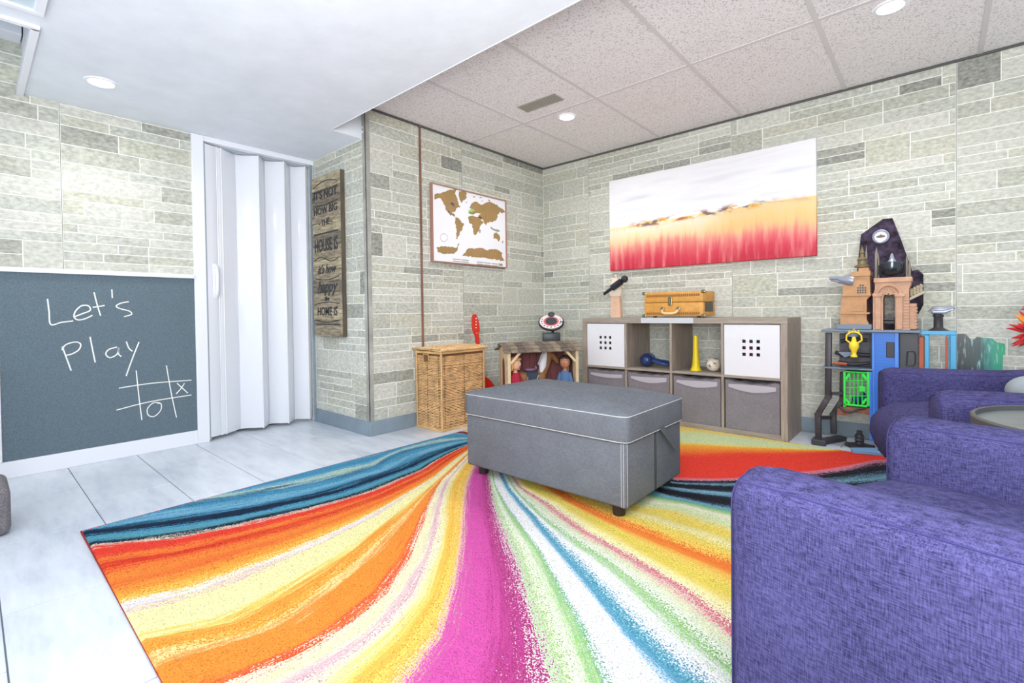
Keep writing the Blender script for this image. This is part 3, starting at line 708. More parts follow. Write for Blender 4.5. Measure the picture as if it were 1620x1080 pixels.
def cushion(mb, a, b, zlo, zhi, dome, n=24, rc=.03):
    """soft slab: rounded plan, domed top"""
    x0, y0 = a; x1, y1 = b; cx, cy = (x0+x1)/2, (y0+y1)/2; hx, hy = (x1-x0)/2, (y1-y0)/2
    prof = [(.0, zlo, .93), (.0, zlo+.004, .985), (.0, zlo+.015, 1.0), (.0, (zlo+zhi)/2-.01, 1.006), (.0, zhi-.022, 1.0), (.0, zhi-.008, .985), (.0, zhi, .95)]
    def ring(sc, z):
        vs = []
        for k in range(4*n):
            t = (k % n)/n; side = k//n
            cor = [(-1, -1), (1, -1), (1, 1), (-1, 1)]; p, q = cor[side], cor[(side+1) % 4]
            u, w_ = p[0]+(q[0]-p[0])*t, p[1]+(q[1]-p[1])*t
            # round the corners
            ax, ay = abs(u)*hx, abs(w_)*hy; ex, ey = hx-rc, hy-rc
            if ax > ex and ay > ey:
                d = math.hypot(ax-ex, ay-ey); 
                if d > rc: ax = ex+(ax-ex)*rc/d; ay = ey+(ay-ey)*rc/d
            X = math.copysign(ax, u); Y = math.copysign(ay, w_)
            vs.append(mb.bm.verts.new((cx+X-math.copysign((1-sc)*.12, X)*(min(1, abs(X)/hx)), cy+Y-math.copysign((1-sc)*.12, Y)*(min(1, abs(Y)/hy)), z)))
        return vs
    rings = [ring(s_, z) for _, z, s_ in prof]
    # dome rings
    m_ = 10
    for i in range(1, m_):
        f = 1-i/m_; base = rings[6]; vs = []
        for k in range(4*n):
            b_ = base[k].co; X, Y = (b_.x-cx)*f, (b_.y-cy)*f
            vs.append(mb.bm.verts.new((cx+X, cy+Y, zhi+dome*(1-f**2.6))))
        rings.append(vs)
    top = mb.bm.verts.new((cx, cy, zhi+dome))
    for A, B in zip(rings, rings[1:]):
        for k in range(4*n): k2 = (k+1) % (4*n); mb.bm.faces.new((A[k], A[k2], B[k2], B[k]))
    for k in range(4*n): mb.bm.faces.new((rings[-1][k], rings[-1][(k+1) % (4*n)], top))
    mb.bm.faces.new(rings[0][::-1])
    return rings
lb = MB(); rg_ = cushion(lb, (0, 0), (ow, od), .296, .408, .045)
e1 = [v_.co.copy() for v_ in rg_[5]]; e2 = [v_.co.copy() for v_ in rg_[1]]
ld = obj('lid', lb, M_otto, ot, 50)
obj('stitching', MB().tube(e1, .0018, 5, closed=True).tube([p+Vector((0, 0, .002)) for p in e2], .0018, 5, closed=True), M_stitch, ld, 60)
st = MB()
for x in (ow-.022, ow-.032): st.tube([(x, .0115, .05), (x, .0115, .296)], .0009, 4)
for y in (.022,): st.tube([(ow-.0115, y, .05), (ow-.0115, y, .296)], .0009, 4)
obj('seam', st, M_stitch, ot)
obj('seam', MB().tube([(ow-.0115, .26, .05), (ow-.0115, .26, .296)], .0022, 6).tube([(ow-.0115, .272, .05), (ow-.0115, .272, .296)], .0018, 6), M_foot, ot, label='dark side seam')
lp = MB()
for k in range(3): lp.tube([(ow-.004, .285+k*.014, .315), (ow+.010, .35+k*.014, .25), (ow+.016, .415+k*.014, .19)], .0062, 8)
obj('pull_strap', lp, mat('strap_grey', (84, 88, 95), .8), ot, 60)
for (x, y) in ((.07, .07), (ow-.07, .06), (ow-.07, od-.06), (.07, od-.06)):
    obj('leg', MB().lathe([(0, 0), (.024, 0), (.028, .046), (0, .046)], (x, y, 0), 18), M_foot, ot, 40)

# ------------------------------------------------------------------ armchairs
M_violet = fabric('violet_fabric', (39, 37, 72), (82, 79, 126), 560, .5, .95, .16)
M_piping = mat('violet_piping', (50, 46, 100), .9)
M_leg = mat('chair_leg', (60, 38, 30), .4)
def arm_shape(mb, y0, y1, x0, x1, z0, ztop, rise, n=14):
    """armrest: rounded box with a softly rolled top rising towards the back"""
    rings = []; hw = (y1-y0)/2; cy = (y0+y1)/2
    stx = [0, .006, .02, .05, .12]+[.2+.1*i for i in range(9)]; stx = [x0+s_*(x1-x0)/1.0 if s_ <= 1 else x1 for s_ in stx]
    for j, x in enumerate(stx):
        inset = [.022, .010, .003, .0, 0][j] if j < 5 else 0
        zt = ztop+rise*max(0, (x-x0)/(x1-x0)-.45)**1.6/(.55**1.6) - [.03, .014, .006, .001, 0][min(j, 4)]
        sec = []
        rc = .04
        pts = [(-hw+inset, z0+inset), (-hw+inset, zt-rc)]
        for k in range(1, 7): a = math.pi/2*k/6; pts.append((-hw+inset+rc*(1-math.cos(a)), zt-rc+rc*math.sin(a)))
        pts.append((0, zt+.006))
        for k in range(0, 7): a = math.pi/2*(1-k/6); pts.append((hw-inset-rc*(1-math.cos(a)), zt-rc+rc*math.sin(a)))
        pts.append((hw-inset, z0+inset))
        rings.append([mb.bm.verts.new((x, cy+p, q)) for p, q in pts])
    for A, B in zip(rings, rings[1:]):
        m_ = len(A)
        for k in range(m_): k2 = (k+1) % m_; mb.bm.faces.new((A[k], A[k2], B[k2], B[k]))
    mb.bm.faces.new(rings[0]); mb.bm.faces.new(rings[-1][::-1])
    return rings
def armchair(loc, rz, label, W=.75, zt=.545, aw=.125):
    t_ = thing('armchair', label, 'armchair', loc, rz, None)
    D = .74
    for s_ in (-1, 1):
        y0, y1 = (W/2-aw, W/2) if s_ > 0 else (-W/2, -W/2+aw)
        mb = MB(); rg = arm_shape(mb, y0, y1, 0, D, .17, zt, .05)
        a = [r_[4].co.copy() for r_ in rg[1:]]; c = [r_[-5].co.copy() for r_ in rg[1:]]
        frnt = [v_.co.copy()+Vector((-.001, 0, 0)) for v_ in rg[1]]
        o = obj('armrest', mb, M_violet, t_, 50)
        obj('piping', MB().tube(a, .0013, 6).tube(c, .0013, 6).tube(frnt, .0013, 6), M_piping, o, 60)
    # seat cushion with waterfall front
    mb = MB(); n = 12; ww = W/2-aw-.002; rows = []
    prof = [(.06, .19), (.0, .20), (-.035, .235), (-.055, .29), (-.05, .345), (-.02, .395), (.03, .418), (.12, .428), (.3, .425), (.48, .415), (.62, .40), (.62, .19)]
    for i in range(n+1):
        y = -ww+2*ww*i/n; e = 1-abs(y/ww)**6*.25; bl = 1-abs(y/ww)**3
        rows.append([mb.bm.verts.new((x*(1 if x > 0 else (.75+.25*e)), y, z+(.014*bl-.012*(1-e)/.25 if z > .38 else 0))) for x, z in prof])
    for A, B in zip(rows, rows[1:]):
        for k in range(len(prof)): k2 = (k+1) % len(prof); mb.bm.faces.new((A[k], A[k2], B[k2], B[k]))
    mb.bm.faces.new(rows[0]); mb.bm.faces.new(rows[-1][::-1])
    o = obj('seat_cushion', mb, M_violet, t_, 60)
    obj('seat_frame', MB().box((.015, -W/2+aw, .17), (D, W/2-aw, .25), .01, 2), M_violet, t_, 40)
    bk = MB().box((D-.17, -W/2+aw+.001, .25), (D-.02, W/2-aw-.001, .80), .06, 4, Matrix.Translation((0, 0, 0)))
    bk.box((D-.05, -W/2+.01, .17), (D+.06, W/2-.01, .78), .05, 4)
    obj('backrest', bk, M_violet, t_, 50)
    for (x, y) in ((.05, W/2-.06), (.05, -W/2+.06), (D-.05, W/2-.06), (D-.05, -W/2+.06)):
        obj('leg', MB().lathe([(0, 0), (.014, 0), (.022, .172), (0, .172)], (x, y, 0), 14), M_leg, t_, 40)
    return t_
armchair((2.684, -2.531, .0142), R(-15), 'violet fabric armchair nearest the camera at the lower right')
armchair((2.748, -1.43, .0142), R(16), 'violet fabric armchair behind the round grey table in front of the toy playset')

# side table between the chairs
M_grey_t = mat('tray_grey', (104, 112, 112), .35, var=.1, scale=3, stretch=(1, 6, 1)); M_rim = mat('tray_rim', (72, 74, 74), .45)
tx, ty, tz, tr = 3.147, -1.99, .545, .238
tb = thing('side_table', 'round grey tray table with a raised rim between the two armchairs', 'table', (tx, ty, 0))
obj('tabletop', MB().lathe([(0, tz-.022), (tr-.004, tz-.022), (tr-.004, tz-.012), (0, tz-.012)], n=64), M_grey_t, tb, 40)
obj('rim', MB().lathe([(tr-.006, tz-.012), (tr-.006, tz), (tr, tz+.001), (tr+.004, tz-.003), (tr+.001, tz-.03), (tr-.01, tz-.034), (tr-.02, tz-.0225)], n=64), M_rim, tb, 50)
for k in range(3):
    a = R(80+120*k); c_, s__ = math.cos(a), math.sin(a)
    obj('leg', MB().tube([(.05*c_, .05*s__, tz-.023), (.12*c_, .12*s__, .25), (.17*c_, .17*s__, .013)], .009, 10), M_rim, tb, 50)
obj('screw_knob', MB().ball((-.16, -.19, tz-.034), .009, 10), M_black, tb)

# cushion on the far armchair
M_cush = mat('sage_cushion', (150, 160, 164), .8, var=.05)
cu = MB(); cu.ball((0, 0, .062), (.07, .13, .060), 28)
o = obj('throw_cushion', cu, M_cush, None, 60); o.location = (3.095, -1.35, .462); o.rotation_euler = (0, 0, R(16)); tag(o, 'rounded pale grey cushion on the seat of the far armchair', 'cushion')

# ------------------------------------------------------------------ cube shelf
def wood(name, c, c2, st=(14, 1.2, 14)):
    m = mat(name, c, .55); t = NT(m); b = t.n['Principled BSDF']; tc = t.add('ShaderNodeTexCoord'); mp = t.add('ShaderNodeMapping'); mp.inputs['Scale'].default_value = st
    t.link(tc.outputs['Object'], mp.inputs[0]); q = t.add('ShaderNodeTexNoise', i_Scale=5.0, i_Detail=7.0, i_Roughness=.65); t.link(mp.outputs[0], q.inputs['Vector'])
    t.link(t.ramp(q.outputs[0], [(.34, s2l(c)), (.66, s2l(c2))]), b.inputs['Base Color']); return m
M_oakV = wood('grey_oak_v', (134, 122, 112), (172, 160, 148), (14, 14, .9)); M_oakH = wood('grey_oak_h', (136, 126, 116), (172, 162, 150), (.9, 14, 14))
KX, KY, KD = .70, -.412, .39; KW, KH, ft, it, cw = 1.464, .762, .038, .016, .335
kz = .0
kx = thing('cube_shelf', 'grey oak cube shelf with eight compartments against the back wall', 'shelf', (KX, KY, kz))
obj('side_panel', MB().box((0, 0, 0), (ft, KD, KH-ft), .001, 1), M_oakV, kx)
obj('side_panel', MB().box((KW-ft, 0, 0), (KW, KD, KH-ft), .001, 1), M_oakV, kx)
obj('top_panel', MB().box((0, 0, KH-ft+.0003), (KW, KD, KH), .001, 1), M_oakH, kx)
obj('bottom_panel', MB().box((ft, 0, 0), (KW-ft, KD, ft), .001, 1), M_oakH, kx)
obj('middle_shelf', MB().box((ft, .002, KH/2-it/2), (KW-ft, KD, KH/2+it/2), .001, 1), M_oakH, kx)
for k in (1, 2, 3):
    x = ft+k*cw+(k-1)*it
    for (za, zb_) in ((ft, KH/2-it/2), (KH/2+it/2, KH-ft)): obj('divider', MB().box((x, .002, za), (x+it, KD, zb_), .0008, 1), M_oakV, kx)
def cell(k): return KX+ft+k*(cw+it)
# white inserts with nine square holes
M_wbox = mat('white_insert', (226, 229, 236), .35)
ins = []
for n_, (k, lab) in enumerate(((0, 'white shelf insert with nine square holes in the upper left compartment'), (3, 'white shelf insert with nine square holes in the upper right compartment'))):
    x0 = cell(k)+.004; z0 = KH/2+it/2+.001; w_ = cw-.008; h_ = cw-.006
    t_ = thing('shelf_insert', lab, 'storage box', (x0, KY+.004, z0), 0, 'white inserts in the cube shelf')
    g = MB(); hs = .021; gp = .021; c0x = w_*.5-(1.5*hs+gp); c0z = h_*.55-(1.5*hs+gp)
    xsn = [0]+sum([[c0x+i*(hs+gp), c0x+i*(hs+gp)+hs] for i in range(3)], [])+[w_]
    zsn = [0]+sum([[c0z+i*(hs+gp), c0z+i*(hs+gp)+hs] for i in range(3)], [])+[h_]
    for i in range(7):
        for j in range(7):
            if i % 2 == 1 and j % 2 == 1: continue
            g.box((xsn[i], 0, zsn[j]), (xsn[i+1], .008, zsn[j+1]))
    bmesh.ops.remove_doubles(g.bm, verts=g.bm.verts, dist=1e-6)
    obj('door', g, M_wbox, t_)
    obj('box_sides', MB().box((0, .008, 0), (.006, .34, h_)).box((w_-.006, .008, 0), (w_, .34, h_)).box((.006, .008, 0), (w_-.006, .34, .006)), M_wbox, t_)
    obj('contents', MB().box((.03, .10, .008), (.15, .26, .2), .01).box((.17, .12, .008), (.28, .25, .17), .01), [mat('toy_contents_a', (120, 90, 70)), mat('toy_contents_b', (140, 50, 70))][n_], t_)
# fabric bins
M_bin = fabric('bin_fabric', (116, 113, 119), (140, 137, 144), 450, .3, .9)
M_binsheen = mat('bin_sheen', (176, 172, 182), .75)  # lighter tone, paints the sheen of the lit fold
names4 = ['grey fabric bin in the lower left compartment partly behind the ottoman', 'grey fabric bin second from left behind the ottoman', 'grey fabric bin in the lower third compartment with sagging rim', 'grey fabric bin in the lower right compartment']
for k in range(4):
    x0 = cell(k)+.008; w_ = cw-.016; h_ = .318
    t_ = thing('fabric_bin', names4[k], 'storage bin', (x0, KY+.012, ft+.001), 0, 'grey fabric bins in the cube shelf')
    mb = MB(); n = 12
    def zt_(i): return h_-(.006+.004*k)*math.sin(math.pi*i/n)**1.0-.004*math.sin(i*1.9+k)
    fr1 = [mb.bm.verts.new((w_*i/n, 0-.0015*math.sin(i+k), 0)) for i in range(n+1)]; mid = [mb.bm.verts.new((w_*i/n, -.004*math.sin(math.pi*i/n), h_*.6)) for i in range(n+1)]; tp = [mb.bm.verts.new((w_*i/n, .004*math.sin(math.pi*i/n), zt_(i))) for i in range(n+1)]
    tb_ = [mb.bm.verts.new((w_*i/n, .03+.02*math.sin(math.pi*i/n), zt_(i)+.006)) for i in range(n+1)]; dn = [mb.bm.verts.new((w_*i/n, .05+.02*math.sin(math.pi*i/n), zt_(i)-.05)) for i in range(n+1)]
    for A, B in ((fr1, mid), (mid, tp)):
        for i in range(n): mb.bm.faces.new((A[i], A[i+1], B[i+1], B[i]))
    mb.box((0, .004, 0), (.004, .34, h_-.004)).box((w_-.004, .004, 0), (w_, .34, h_-.004)).box((.004, .336, 0), (w_-.004, .34, h_-.004)).box((.004, .004, 0), (w_-.004, .336, .005))
    body = obj('bin_body', mb, M_bin, t_, 50)
    rm = MB(); A = [rm.bm.verts.new(v_) for v_ in [(w_*i/n, .004*math.sin(math.pi*i/n)-.0015, zt_(i)-.03-.012*math.sin(math.pi*i/n+.5)) for i in range(n+1)]]
    B = [rm.bm.verts.new((w_*i/n, .004*math.sin(math.pi*i/n)-.003, zt_(i))) for i in range(n+1)]; Cc = [rm.bm.verts.new((w_*i/n, .03+.02*math.sin(math.pi*i/n), zt_(i)+.008)) for i in range(n+1)]
    for P_, Q_ in ((A, B), (B, Cc)):
        for i in range(n): rm.bm.faces.new((P_[i], P_[i+1], Q_[i+1], Q_[i]))
    obj('rim_fold', rm, M_bin, t_, 50)
    bd_ = MB(); A = [bd_.bm.verts.new((.02+(w_-.04)*i/n, -.0035-.002*math.sin(math.pi*i/n), h_-.045-(.022 if k else .01)*math.sin(math.pi*i/n)-.006*(i/n))) for i in range(n+1)]; B = [bd_.bm.verts.new((.02+(w_-.04)*i/n, -.001-.002*math.sin(math.pi*i/n), h_-.026-.004*math.sin(math.pi*i/n+k))) for i in range(n+1)]
    for i in range(n): bd_.bm.faces.new((A[i], A[i+1], B[i+1], B[i]))
    obj('liner_sheen', bd_, M_binsheen, t_, 50)  # pale crescent: sheen near the bin's top put into colour

# things in the open compartments
zm = KH/2+it/2
M_navy = mat('headphone_blue', (44, 70, 130), .35)
hp = thing('headphones', 'blue over-ear headphones lying in the second upper compartment', 'headphones', (cell(1)+.10, KY+.13, zm+.001), R(-8))
Mc = Matrix.Translation((0, 0, .052)) @ Matrix.Rotation(R(20), 4, 'Z') @ Matrix.Rotation(R(82), 4, 'X')
obj('ear_cup', MB().lathe([(0, .03), (.034, .028), (.046, .018), (.050, .004), (.046, -.012), (.030, -.016), (0, -.016)], n=28, M=Mc), M_navy, hp, 50)
obj('ear_pad', MB().lathe([(.018, .030), (.030, .042), (.042, .036), (.044, .02)], n=28, M=Mc), mat('ear_pad', (34, 48, 92), .6), hp, 60)
Mc2 = Matrix.Translation((-.035, .085, .052)) @ Matrix.Rotation(R(20), 4, 'Z') @ Matrix.Rotation(R(98), 4, 'X')
obj('ear_cup', MB().lathe([(0, .016), (.030, .016), (.045, .006), (.045, -.012), (.030, -.018), (0, -.018)], n=28, M=Mc2), M_navy, hp, 50)
obj('headband', MB().tube([(.03, .0, .05), (.07, -.002, .048), (.11, 0, .036), (.16, .02, .026), (.18, .055, .022), (.165, .10, .026), (.08, .13, .036), (.0, .12, .045)], [.010, .013, .012, .010, .010, .010, .011, .011], 10), M_navy, hp, 60)
M_yel = mat('yellow_plastic', (232, 206, 20), .35)
hn = thing('toy_horn', 'yellow plastic horn standing on its bell in the third upper compartment', 'horn', (cell(2)+.125, KY+.12, zm+.001))
obj('tube', MB().lathe([(.012, .24), (.014, .245), (.016, .235), (.02, .12), (.024, .05), (.03, .022)], n=24), M_yel, hn, 60)
obj('bell', MB().lathe([(.026, .03), (.034, .012), (.040, .0), (.036, .0), (.028, .012), (.022, .03)], n=24), M_yel, hn, 60)
M_bowl = mat('bowl_cream', (206, 186, 158), .5, var=.2, scale=30, c2=(236, 230, 220))
bx_, by_ = cell(2)+.245, KY+.12
bo = thing('patchwork_ball', 'small cream ball covered in mixed pieces beside the yellow horn', 'ball', (bx_, by_, zm+.001))
obj('ball_body', MB().ball((0, 0, .048), .047, 24), M_bowl, bo, 60)
pal = [mat('scrap_%d' % i, c, .5) for i, c in enumerate(((235, 235, 238), (180, 90, 60), (70, 90, 130), (220, 190, 120), (120, 120, 120)))]
for i in range(34):
    a = rnd.uniform(0, 6.283); el = rnd.uniform(-.2, 1.5); d = Vector((math.cos(a)*math.cos(el), math.sin(a)*math.cos(el), math.sin(el)))
    q = d.to_track_quat('Z', 'Y').to_matrix().to_4x4(); M = Matrix.Translation(Vector((0, 0, .048))+d*.047) @ q @ Matrix.Rotation(rnd.random()*3, 4, 'Z')
    obj('scrap', MB().cbox((0, 0, 0), (.02, .009, .003), 0, 1, M), pal[i % 5], bo)

# suitcase on the shelf
M_tan = mat('case_tan', (208, 152, 72), .55, var=.06, scale=20); M_tanD = mat('case_stud', (150, 98, 44), .5); M_brass = mat('brass', (130, 130, 104), .35, metal=.8); M_cream = mat('handle_cream', (238, 200, 150), .4)
cx0, cx1 = 1.222, 1.652; cyf = -.385
su = thing('suitcase', 'tan vintage suitcase with brass clasp lying on top of the cube shelf', 'suitcase', (cx0, cyf, KH+.003))
cw_, cd_, ch_ = cx1-cx0, .235, .178
obj('case_body', MB().box((0, 0, .010), (cw_, cd_, ch_*.60), .008, 2), M_tan, su, 40)
obj('case_lid', MB().box((0, 0, ch_*.605), (cw_, cd_, ch_+.006), .008, 2), M_tan, su, 40)
stn = MB()
for k in range(26):
    x = .02+k*(cw_-.04)/26
    for z in (.028, ch_-.022):
        stn.box((x, -.0025, z-.008), (x+.011, .001, z+.008), .001, 1); stn.box((x+.0035, -.0022, z+.009), (x+.0055, .001, z+.014))
obj('studs', stn, M_tanD, su, kind='stuff')
obj('clasp', MB().box((.185, -.008, .085), (.213, .001, .15), .004, 2).tube([(.199, -.01, .1), (.199, -.014, .125), (.199, -.008, .142)], .006, 8), M_brass, su)
hd = obj('handle', MB().tube([(.142, -.008, .052), (.15, -.024, .036), (.17, -.03, .030), (.2, -.03, .029), (.23, -.03, .030), (.25, -.024, .036), (.258, -.008, .052)], .009, 10), M_cream, su, 60)
for x in (.142, .258): obj('handle_mount', MB().box((x-.014, -.010, .05), (x+.014, .001, .075), .004, 2), M_brass, su)
for x in (.0, cw_-.0):
    for z in (.014, ch_): obj('corner_guard', MB().cbox((x, .004, z), (.03, .014, .022), .005, 2), M_brass, su)
obj('speaker_grille', MB().box((cw_-.001, .03, .04), (cw_+.002, .19, .105), .001, 1), mat('grille', (96, 92, 80), .6, bump=.8, bscale=900), su)
obj('foot', MB().box((.06, .02, -.0), (.08, .04, .011)), M_black, su); obj('foot', MB().box((cw_-.05, .02, -.0), (cw_-.03, .04, .011)), M_black, su)
mt = thing('paper_sheet', 'pale grey sheet folded over the shelf edge under the suitcase', 'sheet', (1.21, KY-.001, KH))
obj('sheet_top', MB().box((0, .0, .0004), (.385, .36, .0022)), mat('sheet_grey', (200, 204, 210), .6), mt)
obj('sheet_flap', MB().box((0, -.0022, -.036), (.385, -.0006, .0022)), MATS['sheet_grey'], mt)

# pale wooden stand with a black microphone
M_pink = mat('pale_wood', (222, 184, 158), .55, var=.05, scale=12); M_cr2 = mat('cream_plastic', (236, 222, 200), .4)
hs = thing('wooden_stand', 'pale pinkish wooden stand with small pegs at the left end of the shelf top', 'stand', (.915, -.25, KH))
def L2(u, v_): p = PY(u, v_, -.25); return (p.x-.915, 0, p.z-KH)
P_ = [L2(968, 502), L2(983.5, 502), L2(981.5, 468), L2(968.5, 468)]
obj('post', MB().ext([(p[0], -.02, max(0, p[2])) for p in P_], (0, .04, 0)), M_pink, hs)
P_ = [L2(966, 468), L2(982, 468), L2(983, 458), L2(978, 440), L2(970, 440), L2(965, 460)]
obj('head_block', MB().ext([(p[0], -.012, p[2]) for p in P_], (0, .024, 0)), M_cr2, hs)
for (u, v_) in ((974, 436), (968, 441), (964, 447), (985, 448), (986, 454)):
    p = L2(u, v_); q = L2(975, 452); obj('peg', MB().tube([(q[0], 0, q[2]), (p[0], 0, p[2])], .003, 6).ball((p[0], 0, p[2]), .009, 10), M_cr2, hs, 60)
M_mic = mat('mic_black', (52, 56, 66), .35, metal=.4)
mc = thing('microphone', 'black microphone-shaped tube resting across the pale wooden stand', 'microphone', (.915, -.29, KH))
a = PY(955.5, 465, -.29)-Vector((.915, -.29, KH)); c = PY(991, 439, -.29)-Vector((.915, -.29, KH)); d = c-a
obj('handle_tube', MB().tube([a, a+d*.35, a+d*.36], [.012, .014, .018], 14), M_mic, mc, 50)
obj('barrel', MB().tube([a+d*.36, a+d*.38, a+d*.78, a+d*.80], [.018, .026, .026, .018], 16), M_mic, mc, 50)
obj('mic_head', MB().ball(a+d*.92, .028, 18), mat('mic_mesh', (34, 36, 40), .5, bump=.6, bscale=700), mc, 60)

# ------------------------------------------------------------------ wicker hamper
M_wick = mat('wicker', (220, 180, 130), .6, var=.14, scale=18, bump=.2); M_wickd = mat('wicker_frame', (210, 170, 116), .55, var=.1, scale=8); M_hdark = mat('hamper_inside', (110, 76, 50), .8)
hx0, hx1, hy0, hy1, hh = .018, .302, -1.558, -1.135, .575
hm = thing('wicker_hamper', 'tall honey wicker laundry hamper with lid against the left wall', 'hamper', (hx0, hy0, 0))
hw, hd_ = hx1-hx0, hy1-hy0
obj('liner', MB().box((.008, .008, .01), (hw-.008, hd_-.008, hh-.03)), M_hdark, hm)
def weave(p0, p1, nout, nst, name):
    p0, p1, nout = Vector(p0), Vector(p1), Vector(nout); mb = MB(); L = (p1-p0).length; rows = int((hh-.07)/.0098)
    for r_ in range(rows):
        z = .025+r_*.0098; seg = nst*2; pts = []
        jit = rnd.uniform(-.0012, .0012)
        for i in range(seg+1):
            t = i/seg; ph = math.sin(math.pi*i/2+math.pi*(r_ % 2)+math.pi/2 if i % 2 == 0 else 0) if i % 2 == 0 else 0
            pts.append(p0.lerp(p1, t)+nout*(.0035*ph)+Vector((0, 0, z+jit)))
        mb.tube(pts, .0042, 4, caps=False)
    o = obj(name, mb, M_wick, hm, 60, kind='stuff'); return o
weave((.012, .004, 0), (hw-.012, .004, 0), (0, -1, 0), 11, 'woven_panel')
weave((hw-.004, .012, 0), (hw-.004, hd_-.012, 0), (1, 0, 0), 17, 'woven_panel')
weave((.012, hd_-.004, 0), (hw-.012, hd_-.004, 0), (0, 1, 0), 11, 'woven_panel')
for (x, y) in ((.006, .006), (hw-.006, .006), (hw-.006, hd_-.006), (.006, hd_-.006)): obj('corner_post', MB().tube([(x, y, 0), (x, y, hh-.02)], .0075, 8), M_wickd, hm, 60)
# dark gaps: stakes beside the posts and in the middle of each side
gp = MB()
for (x, y) in ((hw*.47, -.0022), (.026, -.0022), (hw-.026, -.0022)):
    for k in range(48): gp.box((x-.002, y-.001, .03+k*.011), (x+.002, y+.003, .035+k*.011))
for (x, y) in ((hw+.0022, .028), (hw+.0022, hd_-.028), (hw+.0022, hd_*.5)):
    for k in range(48): gp.box((x-.003, y-.002, .03+k*.011), (x+.001, y+.002, .035+k*.011))
obj('stake_gaps', gp, M_hdark, hm, kind='stuff')
obj('base_rail', MB().box((0, -.003, .0), (hw, .009, .02), .003).box((hw-.009, 0, 0), (hw+.003, hd_, .02), .003), M_wickd, hm)
obj('top_rail', MB().box((0, -.004, hh-.04), (hw, .008, hh-.022), .003).box((hw-.008, 0, hh-.04), (hw+.004, hd_, hh-.022), .003), M_wickd, hm)
obj('hand_hole', MB().box((hw*.36, -.0085, hh-.1), (hw*.56, -.0035, hh-.045), .003, 2), M_hdark, hm)
obj('hand_hole_rim', MB().tube([(hw*.36, -.009, hh-.1), (hw*.56, -.009, hh-.1), (hw*.56, -.009, hh-.045), (hw*.36, -.009, hh-.045)], .0032, 6, closed=True), M_wickd, hm, 60)
ld = MB(); 
ld.tube([(-.012, -.014, hh-.012), (hw+.014, -.014, hh-.012), (hw+.014, hd_+.014, hh-.012), (-.012, hd_+.014, hh-.012)], .0095, 8, closed=True)
for k in range(34):
    y = -.008+k*(hd_+.016)/33; pts = [((-.01+(hw+.022)*i/16), y, hh-.008+(.0028 if (i+k) % 2 else -.0028)+.006*math.sin(math.pi*i/16)) for i in range(17)]
    ld.tube(pts, .0062, 5)
obj('lid', ld, M_wick, hm, 60)

# ------------------------------------------------------------------ red toy guitar behind the hamper
M_red = mat('red_paint', (214, 44, 28), .3, coat=.3); M_wp = mat('white_peg', (240, 236, 220), .4)
gt = thing('toy_guitar', 'red toy guitar leaning on the wall behind the hamper', 'guitar', (.10, -1.0, 0))
g_ax = Vector((-.077, -.035, .80)); g_ax.normalize(); 
def gp_(t, s_, dpt=0): # along the neck, sideways, outwards
    base = Vector((.03, .02, 0)); side = Vector((0, 1, 0)); side = (side-g_ax*side.dot(g_ax)).normalized(); outw = side.cross(g_ax).normalized()
    return base+g_ax*t+side*s_+outw*dpt
obj('guitar_body', MB().ext([gp_(.17+.14*math.sin(a)*(1), (.105+.02*math.cos(2*a))*math.cos(a), .0) for a in [2*math.pi*i/28 for i in range(28)]], gp_(0, 0, .04)-gp_(0, 0, 0)), M_red, gt, 40)
obj('neck', MB().ext([gp_(.28, -.018, .012), gp_(.28, .018, .012), gp_(.66, .016, .012), gp_(.66, -.016, .012)], gp_(0, 0, .018)-gp_(0, 0, 0)), M_red, gt)
obj('headstock', MB().ext([gp_(t, s_, .012) for t, s_ in ((.64, -.016), (.64, .016), (.675, .034), (.73, .036), (.785, .026), (.808, .01), (.808, -.01), (.785, -.026), (.73, -.036), (.675, -.034))], gp_(0, 0, .016)-gp_(0, 0, 0)), M_red, gt)
for k in range(4): obj('tuning_peg', MB().ball(gp_(.70+k*.024, -.008+.004*k, .032), .0055, 8), M_wp, gt)
obj('nut', MB().obox(gp_(.655, -.017, .034), gp_(.655, .017, .034), .006, .004), mat('nut_brass', (210, 170, 80)), gt)

# ------------------------------------------------------------------ toy stable with horse and dolls
sdir = Vector((.3, .46, 0)).normalized(); srz = math.atan2(sdir.y, sdir.x)
stb = thing('toy_stable', 'wooden toy stable with grey shingled roof between hamper and cube shelf', 'toy stable', (.528, -1.128, .0142), srz)
M_stw = mat('stable_wood', (216, 196, 160), .6, var=.06, scale=12); M_stred = mat('stable_red', (118, 66, 70), .65, var=.12, scale=9); M_shin = [mat('shingle_a', (112, 100, 88), .8, var=.15, scale=30), mat('shingle_b', (130, 118, 102), .8, var=.15, scale=30), mat('shingle_c', (96, 86, 78), .8, var=.15, scale=30)]
SL, SD_, SHt = .55, .27, .52
for k in range(9): obj('back_plank', MB().box((.01+k*.0589, SD_-.012, .0), (.01+(k+1)*.0589-.002, SD_, SHt), .001, 1), M_stred, stb)
obj('floor_board', MB().box((0, 0, 0), (SL, SD_-.013, .01)), M_stw, stb)
for (x, y) in ((0, 0), (SL-.022, 0)): obj('post', MB().box((x, y, .01), (x+.022, y+.018, SHt), .001, 1), M_stw, stb)
obj('brace', MB().obox((.022, .009, .43), (.10, .009, .515), .012, .018, (0, 0, 1)), M_stw, stb)
obj('brace', MB().obox((SL-.022, .009, .43), (SL-.10, .009, .515), .012, .018, (0, 0, 1)), M_stw, stb)
